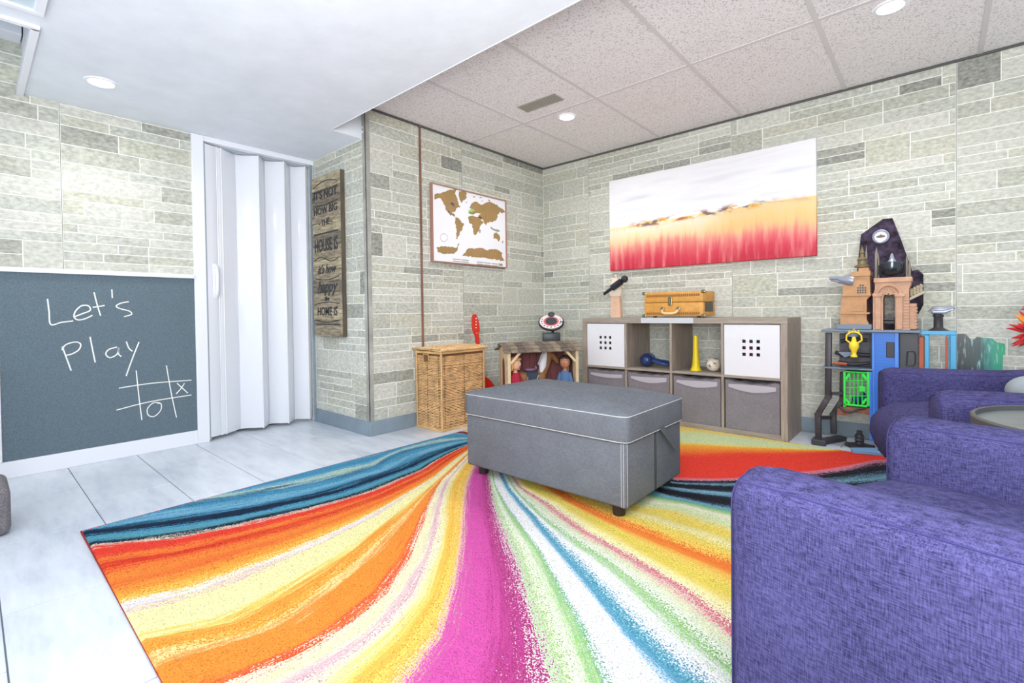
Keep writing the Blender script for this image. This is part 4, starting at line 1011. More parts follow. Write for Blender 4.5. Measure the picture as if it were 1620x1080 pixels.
for s_, x in ((0, 0.0), (1, SL-.012)):
    # gable end with an arched opening
    y0, y1 = .018, SD_-.012; ym = SD_/2; zc = .40; rr = .045
    outer = [(x, y0, .01), (x, y0, SHt), (x, ym, SHt+.045), (x, y1, SHt), (x, y1, .01)]
    inner = [(x, ym+rr, .01)]+[(x, ym+rr*math.cos(a), zc+rr*1.5*math.sin(a)) for a in [math.pi*i/10 for i in range(11)]]+[(x, ym-rr, .01)]
    obj('gable_end', MB().ext(outer+inner, (.012, 0, 0)), M_stw, stb)
    obj('arch_panel', MB().box((x+.004, ym-rr, .01), (x+.008, ym+rr, .46)), M_stred, stb)
yr = SD_/2; rz_ = SHt+.055
for side in (0, 1):
    for r_ in range(3):
        for k in range(11):
            x0 = -.03+k*.0555+(r_ % 2)*.01; f0, f1 = r_/3, (r_+1)/3+.05
            ye = -.025 if side == 0 else SD_+.025
            p0 = Vector((x0+.0265, ye+(yr-ye)*f0, SHt-.012+(rz_-SHt+.012)*f0+.004)); p1 = Vector((x0+.0265, ye+(yr-ye)*min(f1, 1), SHt-.012+(rz_-SHt+.012)*min(f1, 1)))
            obj('shingle', MB().obox(p0, p1, .053, .005, (0, 0, 1)), M_shin[(k*7+r_*3+side) % 3], stb)
# horse
M_horse = mat('horse_brown', (150, 106, 70), .6, var=.1, scale=10); M_wht = mat('mane_white', (232, 234, 240), .8, bump=.6, bscale=90)
def skin(name, verts_, edges, rad, m_, parent, sub=2):
    me = bpy.data.meshes.new(name); me.from_pydata(verts_, edges, []); o = link_mesh(name, me, m_, parent)
    sk = o.modifiers.new('s', 'SKIN'); 
    for i, r_ in enumerate(rad):
        me.skin_vertices[0].data[i].radius = (r_, r_) if not isinstance(r_, tuple) else r_
    me.skin_vertices[0].data[0].use_root = True
    sb = o.modifiers.new('b', 'SUBSURF'); sb.levels = sub; sb.render_levels = sub; sk.use_smooth_shade = True
    return o
def S2W(x, y, z): return Vector((.528, -1.128, .0142))+Matrix.Rotation(srz, 3, 'Z') @ Vector((x, y, z))
def ensure_skin(me):
    if not me.skin_vertices: me.skin_vertices.new() if hasattr(me.skin_vertices, 'new') else None
hr = thing('toy_horse', 'brown toy horse with white mane and dark saddle blanket in the stable', 'toy horse', S2W(.26, .195, .0115), srz)
# body as one skinned surface built without skin operators: tubes blended by remesh
def blob(name, chains, m_, parent, vox=.006, smooth=6):
    mb = MB()
    for pts, rs_ in chains:
        Q, RR = [], []
        for i in range(len(pts)-1):
            for k in range(4): t = k/4; Q.append(Vector(pts[i]).lerp(Vector(pts[i+1]), t)); RR.append(rs_[i]+(rs_[i+1]-rs_[i])*t)
        Q.append(Vector(pts[-1])); RR.append(rs_[-1])
        mb.tube(Q, RR, 12); mb.ball(Q[0], RR[0]*.98, 12); mb.ball(Q[-1], RR[-1]*.98, 12)
    o = obj(name, mb, m_, parent)
    rm = o.modifiers.new('r', 'REMESH'); rm.mode = 'VOXEL'; rm.voxel_size = vox; rm.use_smooth_shade = True
    sm = o.modifiers.new('sm', 'SMOOTH'); sm.iterations = smooth; sm.factor = .5
    return o
hb = blob('horse_body', [([(-.13, 0, .29), (-.05, 0, .285), (.05, 0, .29)], [.05, .052, .05]), ([(.05, 0, .30), (.10, 0, .38), (.13, 0, .465)], [.045, .034, .028]),
    ([(.125, 0, .48), (.16, 0, .445), (.195, 0, .40)], [.026, .024, .017]), ([(.12, .012, .5), (.118, .016, .525)], [.008, .003]), ([(.12, -.012, .5), (.118, -.016, .525)], [.008, .003]),
    ([(.06, .03, .25), (.065, .03, .13), (.062, .03, .012)], [.022, .012, .011]), ([(.06, -.03, .25), (.06, -.03, .13), (.058, -.03, .012)], [.022, .012, .011]),
    ([(-.13, .03, .27), (-.115, .03, .2), (-.145, .03, .12), (-.14, .03, .012)], [.032, .02, .011, .011]), ([(-.13, -.03, .27), (-.115, -.03, .2), (-.145, -.03, .12), (-.14, -.03, .012)], [.032, .02, .011, .011])], M_horse, hr)
mn = MB(); mn.tube([(.095, -.024, .49), (.075, -.035, .44), (.055, -.046, .38), (.04, -.05, .33)], [.01, .024, .03, .012], 10).tube([(.11, 0, .51), (.075, 0, .45), (.045, 0, .38)], [.012, .02, .016], 10)
obj('mane', mn, M_wht, hr, 60)
obj('tail', MB().tube([(-.175, 0, .31), (-.20, 0, .26), (-.205, 0, .14)], [.01, .02, .008], 10), M_wht, hr, 60)
M_blk = mat('blanket', (62, 70, 86), .9); 
sbp = MB(); 
ringA = [(-.075, .058*math.cos(a), .287+.058*math.sin(a)) for a in [R(-30)+R(240)*i/16 for i in range(17)]]; ringB = [(.02, p[1], p[2]) for p in ringA]
A = [sbp.bm.verts.new(p) for p in ringA]; B = [sbp.bm.verts.new(p) for p in ringB]
for i in range(16): sbp.bm.faces.new((A[i], A[i+1], B[i+1], B[i]))
bk_ = obj('saddle_blanket', sbp, M_blk, hr, 60)
obj('blanket_trim', MB().tube([(-.07, -.061, .30), (-.068, -.058, .265), (.0, -.058, .265), (.016, -.062, .31)], .003, 6), M_wht, bk_, 60)
obj('saddle', MB().ball((-.03, 0, .35), (.05, .035, .014), 14).ball((.015, 0, .362), (.012, .02, .016), 10), mat('saddle_mauve', (150, 110, 140), .6), hr, 60)
for s_ in (-1, 1): obj('eye', MB().ball((.142, .022*s_, .472), .005, 8), M_black, hr)
# dolls
M_skin = mat('doll_skin', (232, 180, 150), .5); M_skin2 = mat('doll_skin_tan', (186, 128, 96), .5); M_blond = mat('blond_hair', (222, 176, 104), .7, bump=.7, bscale=120, bstretch=(1, 1, .2)); M_hblk = mat('black_hair', (28, 26, 32), .6, bump=.6, bscale=120)
def doll(loc, rz, label, skin_, hair, top, hairlen):
    t_ = thing('doll', label, 'doll', loc, rz)
    blob('doll_body', [([(0, .0, .20), (0, 0, .33)], [.034, .026]), ([(0, 0, .33), (0, 0, .36)], [.014, .014]), ([(0, -.004, .40), (0, -.002, .415)], [.040, .041]),
        ([(.026, 0, .32), (.048, -.02, .26), (.04, -.05, .22)], [.013, .011, .008]), ([(-.026, 0, .32), (-.048, -.02, .26), (-.04, -.05, .22)], [.013, .011, .008]),
        ([(.017, 0, .19), (.018, 0, .10), (.018, 0, .014)], [.021, .016, .012]), ([(-.017, 0, .19), (-.018, 0, .10), (-.018, 0, .014)], [.021, .016, .012]),
        ([(.018, -.004, .01), (.018, -.03, .008)], [.01, .009]), ([(-.018, -.004, .01), (-.018, -.03, .008)], [.01, .009]), ([(0, -.042, .405), (0, -.048, .402)], [.007, .004])], skin_, t_, .005, 4)
    cl = MB(); cl.lathe([(.024, .345), (.036, .325), (.042, .26), (.046, .18), (.052, .13)], n=20); 
    for s_ in (-1, 1): cl.tube([(s_*.03, 0, .322), (s_*.05, -.02, .262), (s_*.043, -.042, .235)], [.018, .016, .013], 10)
    obj('clothing', cl, top, t_, 60)
    h_ = MB(); h_.ball((0, .010, .424), (.044, .041, .038), 18)
    for k in range(9):
        a = R(-15+k*26); x, y = math.cos(a)*.038, .008+math.sin(a)*.036
        h_.tube([(x*.8, y*.8, .44), (x*1.05, y*1.05, .41), (x*1.1, y*1.1, .41-hairlen)], [.012, .013, .007], 7)
    h_.tube([(-.03, -.024, .442), (0, -.036, .448), (.03, -.024, .442)], .009, 7)
    obj('hair', h_, hair, t_, 60)
    for s_ in (-1, 1):
        obj('eye', MB().ball((s_*.015, -.0405, .41), (.0055, .003, .0055), 8), M_wht, t_); obj('pupil', MB().ball((s_*.015, -.043, .41), (.003, .002, .0035), 8), M_black, t_)
    obj('mouth', MB().ball((0, -.041, .386), (.007, .003, .0028), 8), mat('doll_lip', (200, 80, 80)), t_)
    return t_
M_dred = mat('doll_red', (176, 34, 60), .8); M_dblue = mat('doll_blue', (84, 118, 164), .85)
doll(S2W(.078, .08, .0125), srz+R(35), 'blond doll in red top standing at the left inside the toy stable', M_skin, M_blond, M_dred, .05)
doll(S2W(.472, .08, .0125), srz+R(-28), 'dark haired doll in blue top standing at the right inside the toy stable', M_skin2, M_hblk, M_dblue, .01)

# ------------------------------------------------------------------ round toy console on stand
M_slate = mat('slate_plastic', (62, 70, 76), .4); M_pinkd = mat('pink_print', (226, 110, 116), .5); M_wface = mat('white_face', (240, 236, 240), .4)
cs = thing('toy_drum_console', 'round toy sound console with white face on a black stand in the corner', 'toy console', (.302, -.30, 0))
Tn = Matrix.Translation((0, 0, .72)) @ Matrix.Rotation(R(36), 4, 'Z') @ Matrix.Rotation(R(36), 4, 'X') @ Matrix.Scale(1.12, 4)
obj('console_shell', MB().lathe([(0, -.035), (.06, -.032), (.09, -.012), (.101, .0), (.101, .008), (.094, .012), (0, .012)], n=36, M=Tn), M_black, cs, 40)
fc = obj('face_plate', MB().lathe([(0, .0125), (.091, .0125), (.091, .015), (0, .0155)], n=36, M=Tn), M_wface, cs, 40)
obj('centre_dial', MB().lathe([(0, .0155), (.046, .0155), (.044, .021), (0, .022)], n=24, M=Tn), M_slate, fc, 40)
obj('pink_ring', MB().lathe([(.047, .0155), (.060, .0155), (.060, .0168), (.047, .0168)], n=24, M=Tn), M_pinkd, fc, 40)
for k in range(11):
    a = R(160+k*22); obj('button', MB().lathe([(0, .0155), (.006, .0155), (.005, .019), (0, .0195)], (.075*math.cos(a), .075*math.sin(a), 0), 10, Tn), [M_pinkd, M_slate][k % 2], fc)
obj('top_knob', MB().lathe([(0, .014), (.028, .014), (.026, .026), (.015, .034), (0, .034)], (0, .085, 0), 18, Tn), M_slate, cs, 40)
obj('stand_pole', MB().tube([(0, .02, .70), (0, .02, .03)], .012, 12).box((-.02, 0, .66), (.02, .04, .705), .004), M_black, cs, 50)
obj('control_box', MB().box((-.078, -.02, .545), (.078, .05, .635), .01, 2, Matrix.Rotation(R(40), 4, 'Z')), M_slate, cs, 40)
for k in range(3):
    a = R(60+120*k); obj('foot', MB().tube([(0, .02, .06), (.14*math.cos(a), .02+.14*math.sin(a), .008)], .009, 8), M_black, cs, 50)
obj('cable', MB().tube([(.09, 0, .72), (.13, -.01, .735), (.125, -.01, .70), (.09, 0, .67), (.03, .02, .66)], .003, 6), M_black, cs, 60)

# ------------------------------------------------------------------ toy playset
PYL = -.25
def q(u, v_, y=PYL): p = PY(u, v_, y); return p.x, p.z
def rect(mb, u0, v0, u1, v1, yf, yb, bev=.002):
    x0, z1 = q(u0, v0, yf); x1, z0 = q(u1, v1, yf); z0 = max(z0, 0)
    return mb.box((x0, yf, z0), (x1, yb, z1), bev, 1)
def poly(mb, pts, yf, yb):
    return mb.ext([(q(u, v_, yf)[0], yf, q(u, v_, yf)[1]) for u, v_ in pts], (0, yb-yf, 0))
M_plat = mat('toy_grey_blue', (112, 128, 148), .5); M_tblue = mat('toy_blue', (30, 112, 206), .4); M_lgt = mat('toy_green', (44, 220, 70), .4); M_tan2 = mat('toy_tan', (184, 138, 94), .55, var=.06, scale=30); M_tan3 = mat('toy_tan_pink', (190, 148, 120), .55, var=.06, scale=30)
M_cyan = mat('toy_cyan', (60, 160, 206), .4); M_rust = mat('toy_rust', (176, 80, 44), .5); M_iron = mat('toy_iron', (58, 56, 62), .45); M_yel2 = mat('toy_yellow', (236, 208, 50), .4); M_silver = mat('toy_silver', (150, 156, 172), .35, metal=.3)
M_purp = mat('printed_purple', (14, 10, 20), .6, scale=30, c2=(78, 64, 88), spec=.15); 
tr = NT(M_purp)
ps = thing('toy_playset', 'tall toy building playset with tan towers and green cage beside the cube shelf', 'toy playset', (2.6, -.22, 0))
def part(name, mb, m_, parent=None, sm=None, **k): return obj(name, mb, m_, parent or ps, sm, world=True, **k)
# backdrop panel
bd = part('backdrop_panel', poly(MB(), [(1356, 426), (1362, 371), (1397, 346), (1412, 345), (1426, 380), (1443, 428), (1452, 426), (1461, 434), (1461, 482), (1451, 500), (1450, 521), (1356, 521)], -.175, -.169), M_purp)
c_ = PY(1393.5, 374, -.178); Mx = Matrix.Translation(c_) @ Matrix.Rotation(R(90), 4, 'X')
part('medallion_rim', MB().lathe([(.030, 0), (.030, .006), (.034, .008), (.040, .006), (.040, 0)], n=28, M=Mx), M_silver, bd, 40)
part('medallion', MB().lathe([(0, 0), (.031, 0), (.031, .003), (0, .003)], n=28, M=Mx), mat('medallion_pale', (206, 208, 214), .3), bd, 40)
wg = MB(); wg.ball(c_+Vector((0, -.004, .0)), (.022, .001, .007), 12).ball(c_+Vector((0, -.004, .003)), (.006, .001, .010), 10)
part('medallion_mark', wg, mat('mark_brown', (110, 84, 70)), bd)
# printed skyline on the backdrop
sk = MB()
for (u, w_, v_) in ((1363, 5, 412), (1369, 3, 400), (1384, 5, 402), (1388, 3, 412), (1433, 3, 412), (1437, 4, 420)):
    poly(sk, [(u, v_), (u+w_*.5, v_-12), (u+w_, v_), (u+w_, 440), (u, 440)], -.178, -.175)
part('printed_spires', sk, mat('spire_grey', (130, 124, 112), .6), bd)
# left spire + towers
tw = MB(); poly(tw, [(1329, 515), (1331, 475), (1334, 466), (1333, 452), (1350, 438), (1350, 432), (1358, 430), (1358, 424), (1374, 423), (1376, 436), (1377, 468), (1371, 474), (1371, 505), (1376, 515)], -.31, -.20)
part('tan_tower', tw, M_tan2)
part('tower_cornice', rect(rect(rect(MB(), 1346, 430, 1377, 436, -.32, -.19), 1331, 465, 1378, 468, -.318, -.19), 1328, 494, 1376, 497, -.318, -.19), M_tan2)
gr = MB()
for i in range(4):
    for j in range(4):
        if j == 0 and i in (0, 3): continue
        rect(gr, 1356+i*3.9, 450+j*3.9, 1358.6+i*3.9, 452.6+j*3.9, -.3115, -.309, 0)
part('lattice_window', gr, M_iron)
part('door_relief', poly(MB(), [(1348, 492), (1348, 478), (1352, 473), (1362, 473), (1366, 478), (1366, 492)], -.316, -.309), M_tan2)
part('spire', MB().lathe([(.036, 0), (.038, .01), (.022, .018), (.020, .04), (.026, .045), (.012, .06), (.008, .08), (.012, .085), (0, .13)], (q(1364, 423, -.25)[0], -.25, q(1364, 423, -.25)[1]), 12), mat('spire_gold', (126, 112, 82), .5, metal=.2), None, 30)
# right tower with arch
u_ = lambda a: (1397+9*(1-math.cos(a)), 473-9*math.sin(a))
arch = [(1381, 522), (1381, 466), (1384, 458), (1384, 446), (1383, 441), (1442, 441), (1441, 450), (1438, 456), (1438, 512), (1440, 522), (1416, 522), (1416, 474)]+[(1406.5+9.5*math.cos(a), 472-9*math.sin(a)) for a in [math.pi*i/8 for i in range(1, 8)]]+[(1397, 474), (1397, 522)]
part('arch_tower', poly(MB(), arch, -.33, -.20), M_tan3)
ar_ = MB(); ar_.tube([PY(1406+19*math.cos(a), 467-16*math.sin(a), -.333) for a in [math.pi*i/14 for i in range(15)]], .009, 8)
rect(ar_, 1380, 464, 1396, 469, -.345, -.33); rect(ar_, 1415, 464, 1432, 469, -.345, -.33); rect(ar_, 1384, 469, 1394, 521, -.34, -.33); rect(ar_, 1417, 469, 1428, 521, -.34, -.33); rect(ar_, 1382, 440, 1443, 445, -.34, -.20)
part('arch_moulding', ar_, M_tan3, None, 40)
br = MB()
for k in range(10): rect(br, 1429, 472+k*4.7, 1438.6, 475.6+k*4.7, -.335, -.32, .001)
part('brick_relief', br, M_tan3, kind='stuff')
fn = MB()
for k in range(7): a = math.pi*(k+.5)/7; fn.tube([PY(1406, 466, -.331), PY(1406+13*math.cos(a), 466-11*math.sin(a), -.331)], .004, 5)
part('fan_relief', fn, M_tan3)
part('arch_backing', rect(MB(), 1396, 462, 1417, 513, -.215, -.205), mat('print_grey', (150, 150, 140), .5, c2=(60, 54, 48), scale=40))
part('arch_step', rect(rect(MB(), 1398, 503, 1415, 506, -.31, -.21), 1398, 508, 1415, 511, -.31, -.21), M_iron)
part('small_turret', rect(rect(MB(), 1438, 484, 1450, 521, -.30, -.22), 1437, 480, 1450, 485, -.305, -.215), M_tan3)
sg_ = MB()
for k in range(7): rect(sg_, 1447, 486+k*5, 1451.5, 489+k*5, -.303, -.23, .001)
part('turret_bricks', sg_, M_tan3, kind='stuff')
bal = MB(); poly(bal, [(1439, 470), (1463, 459), (1463, 463), (1439, 475)], -.30, -.17)
for k in range(4): p = PY(1442+k*5, 462-k*2.2, -.28); bal.lathe([(0, -.025), (.008, -.02), (.006, 0), (.011, .012), (0, .024)], tuple(p), 8)
part('side_balcony', bal, mat('balcony_cream', (176, 166, 140), .5), None, 40)
# dark bowl lamp on the arch tower
lm = MB(); lc = PY(1411, 424, -.28); lm.lathe([(0, -.045), (.02, -.042), (.042, -.02), (.046, 0), (.046, .03), (.04, .034), (.036, .0), (0, -.02)], tuple(lc), 24)
part('searchlight', lm, mat('dark_chrome', (70, 78, 86), .2, metal=.7), None, 50)
part('searchlight_bracket', MB().tube([lc+Vector((-.055, 0, .02)), lc+Vector((-.055, 0, -.03)), lc+Vector((-.02, 0, -.056)), lc+Vector((.02, 0, -.056)), lc+Vector((.055, 0, -.03)), lc+Vector((.055, 0, .02))], .006, 6).lathe([(.02, -.075), (.015, -.05), (0, -.05)], tuple(lc), 12), M_black, None, 50)
part('bowl_finial', MB().lathe([(.022, .034), (.012, .05), (.005, .08), (0, .085)], tuple(lc), 10), M_silver)
# dragon cannon
dc = MB(); dc.tube([PY(1351, 444, -.30), PY(1343, 443, -.30), PY(1332, 443, -.30), PY(1326, 440, -.30), PY(1312, 440, -.30)], [.030, .034, .022, .012, .009], 10)
dc.tube([PY(1330, 446, -.30), PY(1322, 444, -.30), PY(1314, 443.5, -.30)], [.010, .007, .004], 8)
part('dragon_cannon', dc, M_silver, None, 50)
# platforms
part('platform', rect(MB(), 1299, 521, 1457, 527, -.36, -.16, .004), M_plat)
part('platform_step', rect(MB(), 1323, 513, 1379, 521, -.34, -.2), M_plat)
part('platform', rect(MB(), 1298, 580, 1382, 587, -.36, -.16, .004), M_plat)
part('hook', MB().lathe([(0, -.02), (.03, -.015), (.032, .012), (0, .014)], tuple(PY(1348, 528, -.345)), 14), M_plat, None, 40)
# legs
def pole(pts, y, r_=.018):
    mb = MB(); P = [PY(u, v_, y) for u, v_ in pts]
    for a, b_ in zip(P, P[1:]): mb.obox(a, b_, r_*1.7, r_*1.9, (0, 1, 0), .003)
    for p in P[1:-1]: mb.tube([p-Vector((0, r_, 0)), p+Vector((0, r_, 0))], r_*.95, 12)
    return mb
part('leg', pole([(1311, 526), (1310, 628), (1294, 655), (1295, 694)], -.30), M_iron, None, 40)
part('leg', pole([(1334, 588), (1333, 632), (1318, 655), (1319, 685)], -.20), M_iron, None, 40)
rb = MB()
for k in range(8): rect(rb, 1291, 660+k*4, 1299, 662+k*4, -.322, -.30, 0)
part('leg_ribs', rb, M_iron, kind='stuff')
part('leg_brace', pole([(1312, 622), (1334, 622)], -.26, .009).obox(PY(1296, 660, -.27), PY(1318, 660, -.2), .02, .02), M_iron)
x0, _ = q(1284, 700, -.34); x1, _ = q(1331, 690, -.2)
part('foot_bar', MB().obox((x0+.03, -.33, .014), (x0+.13, -.13, .014), .055, .028, (0, 0, 1), .006).box((x0+.0, -.36, .0), (x0+.075, -.28, .035), .006, 2), M_iron)
# cell with dark back panel and yellow figure
part('back_panel', rect(MB(), 1328, 527, 1380, 580, -.20, -.19), mat('panel_dark', (58, 58, 66), .5, scale=25, c2=(92, 90, 100)))
part('pipes', MB().tube([PY(1322, 557, -.3), PY(1336, 562, -.28), PY(1352, 560, -.26), PY(1376, 562, -.24)], .012, 8).tube([PY(1330, 540, -.22), PY(1345, 536, -.22), PY(1372, 538, -.22)], .01, 8).tube([PY(1326, 572, -.26), PY(1350, 576, -.26), PY(1376, 574, -.24)], .009, 8), M_iron, None, 50)
part('console_slab', poly(MB(), [(1326, 557), (1348, 556), (1352, 561), (1336, 565)], -.33, -.22), M_plat)
part('rust_rail', MB().tube([PY(1318, 574, -.33), PY(1340, 576, -.33)], .008, 6), M_rust)
yf_ = thing('yellow_toy_figure', 'yellow plastic trophy-like ornament hanging in the playset upper bay', 'toy', tuple(PY(1351, 565, -.405)))
yf_.scale = (.8, .8, .8)
obj('ornament_body', MB().lathe([(0, 0), (.020, .002), (.022, .01), (.014, .022), (.016, .04), (.030, .07), (.028, .10), (.016, .11), (.012, .135), (0, .14)], n=18), M_yel2, yf_, 50)
obj('head', MB().ball((0, 0, .132), (.013, .012, .014), 14), M_yel2, yf_, 60)
for s_ in (-1, 1): obj('arm', MB().tube([(s_*.02, 0, .10), (s_*.045, 0, .12), (s_*.042, 0, .155), (s_*.02, 0, .175), (0, 0, .178)], .006, 8), M_yel2, yf_, 60)
obj('crown', MB().tube([(-.03, 0, .172), (-.026, 0, .19), (-.012, 0, .176), (0, 0, .205), (.012, 0, .176), (.026, 0, .19), (.03, 0, .172)], .0045, 6), M_yel2, yf_, 50)
# green cage
cg = MB(); fy = -.35
for (a, b_, c1, d1) in ((1334, 587, 1338, 644), (1371, 588, 1377, 645)): rect(cg, a, b_, c1, d1, fy-.008, fy+.006)
rect(cg, 1334, 587, 1377, 591, fy-.008, fy+.006); rect(cg, 1334, 638, 1377, 645, fy-.008, fy+.006)
for (pu, pv, qu, qv) in ((1338, 600, 1344, 591), (1338, 630, 1344, 638), (1371, 600, 1365, 591), (1371, 630, 1365, 638)):
    cg.obox(PY(pu, pv, fy), PY(qu, qv, fy), .012, .012, (0, 1, 0))
part('cage_frame', cg, M_lgt)
for u in (1344.5, 1351, 1357.5, 1364): part('cage_bar', MB().tube([PY(u, 590, fy), PY(u, 640, fy)], .0032, 6), M_lgt)
for v_ in (602, 613, 626): part('cage_bar', MB().tube([PY(1336, v_, fy), PY(1374, v_, fy)], .0032, 6), M_lgt)
part('cage_latch', rect(MB(), 1359, 611, 1369, 620, fy-.014, fy, .002), M_lgt)
part('cage_side', rect(rect(rect(MB(), 1376, 590, 1379, 645, fy, -.2), 1334, 640, 1377, 645, fy, -.2), 1336, 587, 1377, 589, fy, -.2), M_lgt)
part('cage_contents', MB().ball(tuple(PY(1356, 632, -.28)), (.025, .02, .03), 12).ball(tuple(PY(1366, 630, -.28)), (.018, .02, .035), 12), mat('toy_navy', (36, 60, 140), .4), None, 60)
part('rock_base', poly(MB(), [(1325, 646), (1337, 643), (1377, 645), (1379, 657), (1368, 655), (1352, 652), (1338, 657), (1324, 656)], -.34, -.2), mat('rock_brown', (140, 92, 66), .7, var=.15, scale=20))
part('chain', MB().tube([PY(1328, 643, -.35), PY(1336, 650, -.35), PY(1347, 652, -.35), PY(1358, 647, -.35), PY(1370, 645, -.35)], .007, 6), M_iron, None, 50)
# blue lift tower
bt = rect(MB(), 1379, 523, 1422, 700, -.335, -.2, .003)
btw = part('lift_tower', bt, M_tblue)
ln = MB()
for k in range(13): rect(ln, 1383, 528+k*5, 1414, 530.2+k*5, -.338, -.334, 0)
part('siding', ln, M_tblue, btw, kind='stuff')
part('tower_post', rect(rect(MB(), 1379, 524, 1384, 700, -.342, -.33), 1415, 524, 1422, 640, -.342, -.33), mat('toy_blue_light', (70, 130, 216), .4), btw)
part('tower_window', rect(MB(), 1402, 541, 1415, 566, -.341, -.334), M_black, btw)
part('strut', rect(MB(), 1375.5, 588, 1379.5, 696, -.36, -.34), mat('toy_blue_edge', (50, 122, 214), .4))
part('dark_door_panel', rect(MB(), 1423, 527, 1453, 590, -.30, -.29), mat('door_dark', (62, 64, 70), .45))
part('door_relief', MB().tube([PY(u, v_, -.303) for u, v_ in ((1436, 556), (1446, 556), (1448, 560), (1448, 574), (1445, 578), (1434, 578))], .004, 6, closed=True), M_iron)
# cyan frame
cy_ = MB()
for r_ in ((1455, 523, 1513, 530), (1463, 530, 1470, 600), (1503, 530, 1513, 600), (1498, 530, 1501, 600)): rect(cy_, *r_, -.32, -.22)
part('cyan_frame', cy_, M_cyan)
part('rust_panel', rect(rect(MB(), 1454, 533, 1462, 592, -.315, -.23), 1496, 533, 1500, 592, -.33, -.25), M_rust)
# dark green wing panel
M_wing = mat('wing_print', (30, 34, 38), .35); t = NT(M_wing); b = t.n['Principled BSDF']; tc = t.add('ShaderNodeTexCoord'); sp = t.add('ShaderNodeSeparateXYZ'); t.link(tc.outputs['Object'], sp.inputs[0])
mpn = t.add('ShaderNodeMapping'); mpn.inputs['Scale'].default_value = (8, 1, 1); t.link(tc.outputs['Object'], mpn.inputs[0]); q1 = t.add('ShaderNodeTexNoise', i_Scale=12.0, i_Detail=5.0); t.link(mpn.outputs[0], q1.inputs['Vector'])
xx = t.math('ADD', sp.outputs[0], t.math('MULTIPLY', t.math('SUBTRACT', q1.outputs[0], .5), .1))
cc = t.ramp(xx, [(.32, s2l((34, 38, 42))), (.41, s2l((40, 70, 72))), (.44, s2l((30, 130, 120))), (.50, s2l((20, 160, 110)))])
cc = t.mix(t.ramp(q1.outputs[0], [(.56, (0, 0, 0, 1)), (.66, (.6, .6, .6, 1))]), cc, s2l((150, 200, 200))); t.link(cc, b.inputs['Base Color'])
part('wing_panel', poly(MB(), [(1514, 528), (1528, 528), (1536, 537), (1541, 537), (1545, 533), (1570, 535), (1577, 541), (1590, 544), (1590, 560), (1587, 562), (1586, 600), (1514, 600)], -.27, -.262), M_wing)
# gun on the cyan frame
gn = MB(); gp0 = PY(1484.5, 523, -.27)
part('launcher_base', MB().lathe([(.045, 0), (.03, .01), (.02, .018), (.019, .07), (.024, .08), (.015, .095), (0, .095)], tuple(gp0), 14), M_iron, None, 40)
gn.tube([PY(1472, 495, -.27), PY(1478, 490, -.27), PY(1494, 490, -.27), PY(1510, 486, -.27)], [.012, .021, .018, .009], 8).tube([PY(1476, 494, -.29), PY(1495, 494, -.29), PY(1509, 489, -.29)], [.006, .009, .004], 6).ball(tuple(PY(1486, 498, -.27)), .017, 10)
part('launcher', gn, M_silver, None, 50)
# loose pieces on the floor
fl = thing('toy_launcher_base', 'small black ribbed toy base standing on the floor below the green cage', 'toy', (PZ(1351, 703, 0).x+.03, PZ(1351, 703, 0).y-.035, 0))
obj('base_disc', MB().lathe([(0, 0), (.07, 0), (.062, .012), (.03, .02), (0, .02)], n=24), M_iron, fl, 40)
obj('turret', MB().lathe([(.026, .018), (.02, .03), (.024, .04), (.02, .05), (.024, .06), (.02, .072), (.014, .078), (.014, .095), (0, .10)], n=18), M_iron, fl, 40)
for a in (20, 160, 200, 340): obj('arm', MB().tube([(.05*math.cos(R(a)), .05*math.sin(R(a)), .01), (.074*math.cos(R(a)), .07*math.sin(R(a)), .008)], .007, 6), M_iron, fl, 50)
bp_ = thing('blue_toy_plate', 'pale blue plastic toy plate lying on the rug corner beside the armchair', 'toy', tuple(PZ(1372, 716, .0125))[:2]+(.0145,), R(25))
obj('plate', MB().ext([(-.08, -.035, .0), (.07, -.05, .0), (.10, 0, .0), (.05, .06, .0), (-.07, .03, .0)], (0, 0, .014)), mat('toy_pale_blue', (120, 164, 204), .4), bp_)
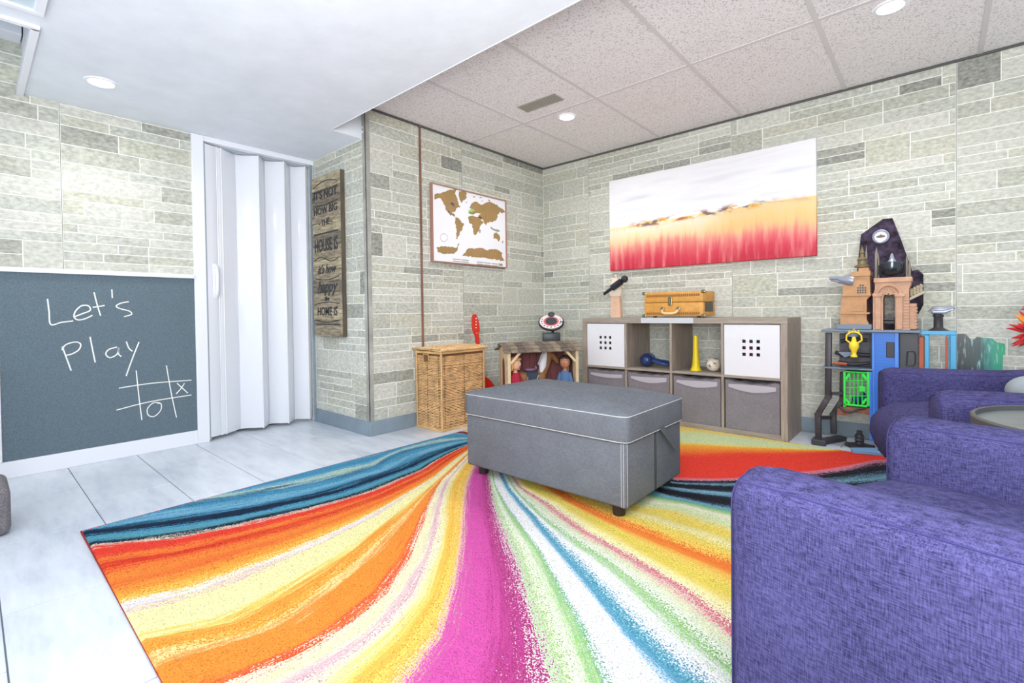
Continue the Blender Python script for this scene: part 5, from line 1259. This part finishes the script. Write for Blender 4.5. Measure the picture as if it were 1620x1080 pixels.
for x, y in ((.05, -.03), (.075, -.015)): obj('stud', MB().lathe([(0, .0), (.007, .0), (.006, .008), (0, .008)], (x, y, .014), 10), mat('stud_white', (220, 230, 240)), bp_)

# ------------------------------------------------------------------ red and orange flowers at the right edge, in a tall floor vase
vs_ = thing('flower_arrangement', 'spiky red and orange artificial flowers at the right edge of the picture', 'flowers', (3.36, -.62, 0))
obj('vase', MB().lathe([(0, 0), (.07, 0), (.08, .05), (.06, .3), (.035, .5), (.045, .56), (.038, .555), (.028, .5), (0, .48)], n=24), M_plat, vs_, 40)
for (cx, cz, rr, nn) in ((-.175, .70, .095, 120), (-.15, .82, .085, 90)):
    for nm, colr_ in (('petals', (196, 34, 40)), ('petals', (240, 150, 50))):
        pm = MB()
        for k in range(nn if nm else 0):
            a = rnd.uniform(0, 6.283); el = rnd.uniform(-1.2, 1.4); d = Vector((math.cos(a)*math.cos(el), math.sin(a)*math.cos(el), math.sin(el)))
            if (colr_[1] > 100) != (d.z > .35 and rnd.random() < .8): continue
            p = Vector((cx, 0, cz)); L = rr*rnd.uniform(.8, 1.3); pm.tube([p+d*.015, p+d*L*.6, p+d*L], [.006, .012, .001], 5)
        if len(pm.bm.verts): obj(nm, pm, mat('petal_%d' % colr_[1], colr_, .6), vs_, 50, kind='stuff')
    obj('stem', MB().tube([(cx, 0, cz), (cx*.3, 0, .6), (0, 0, .5)], .004, 6), mat('stem_green', (70, 100, 50)), vs_)

# ------------------------------------------------------------------ carpeted block at the left edge
M_carp = mat('carpet_grey', (140, 136, 140), .95, scale=160, c2=(92, 88, 94), bump=1, bscale=180)
cp = thing('carpeted_block', 'grey carpet covered block with rounded corner at the left edge', 'cat furniture', (.09, -3.70, 0))
obj('carpet_cover', MB().box((-.16, -.13, .0), (.125, .10, .185), .03, 4), M_carp, cp, 60)
obj('post', MB().lathe([(0, .18), (.045, .18), (.045, .7), (0, .7)], (-.06, -.07, 0), 20), mat('rope', (176, 150, 110), .8), cp, 40)
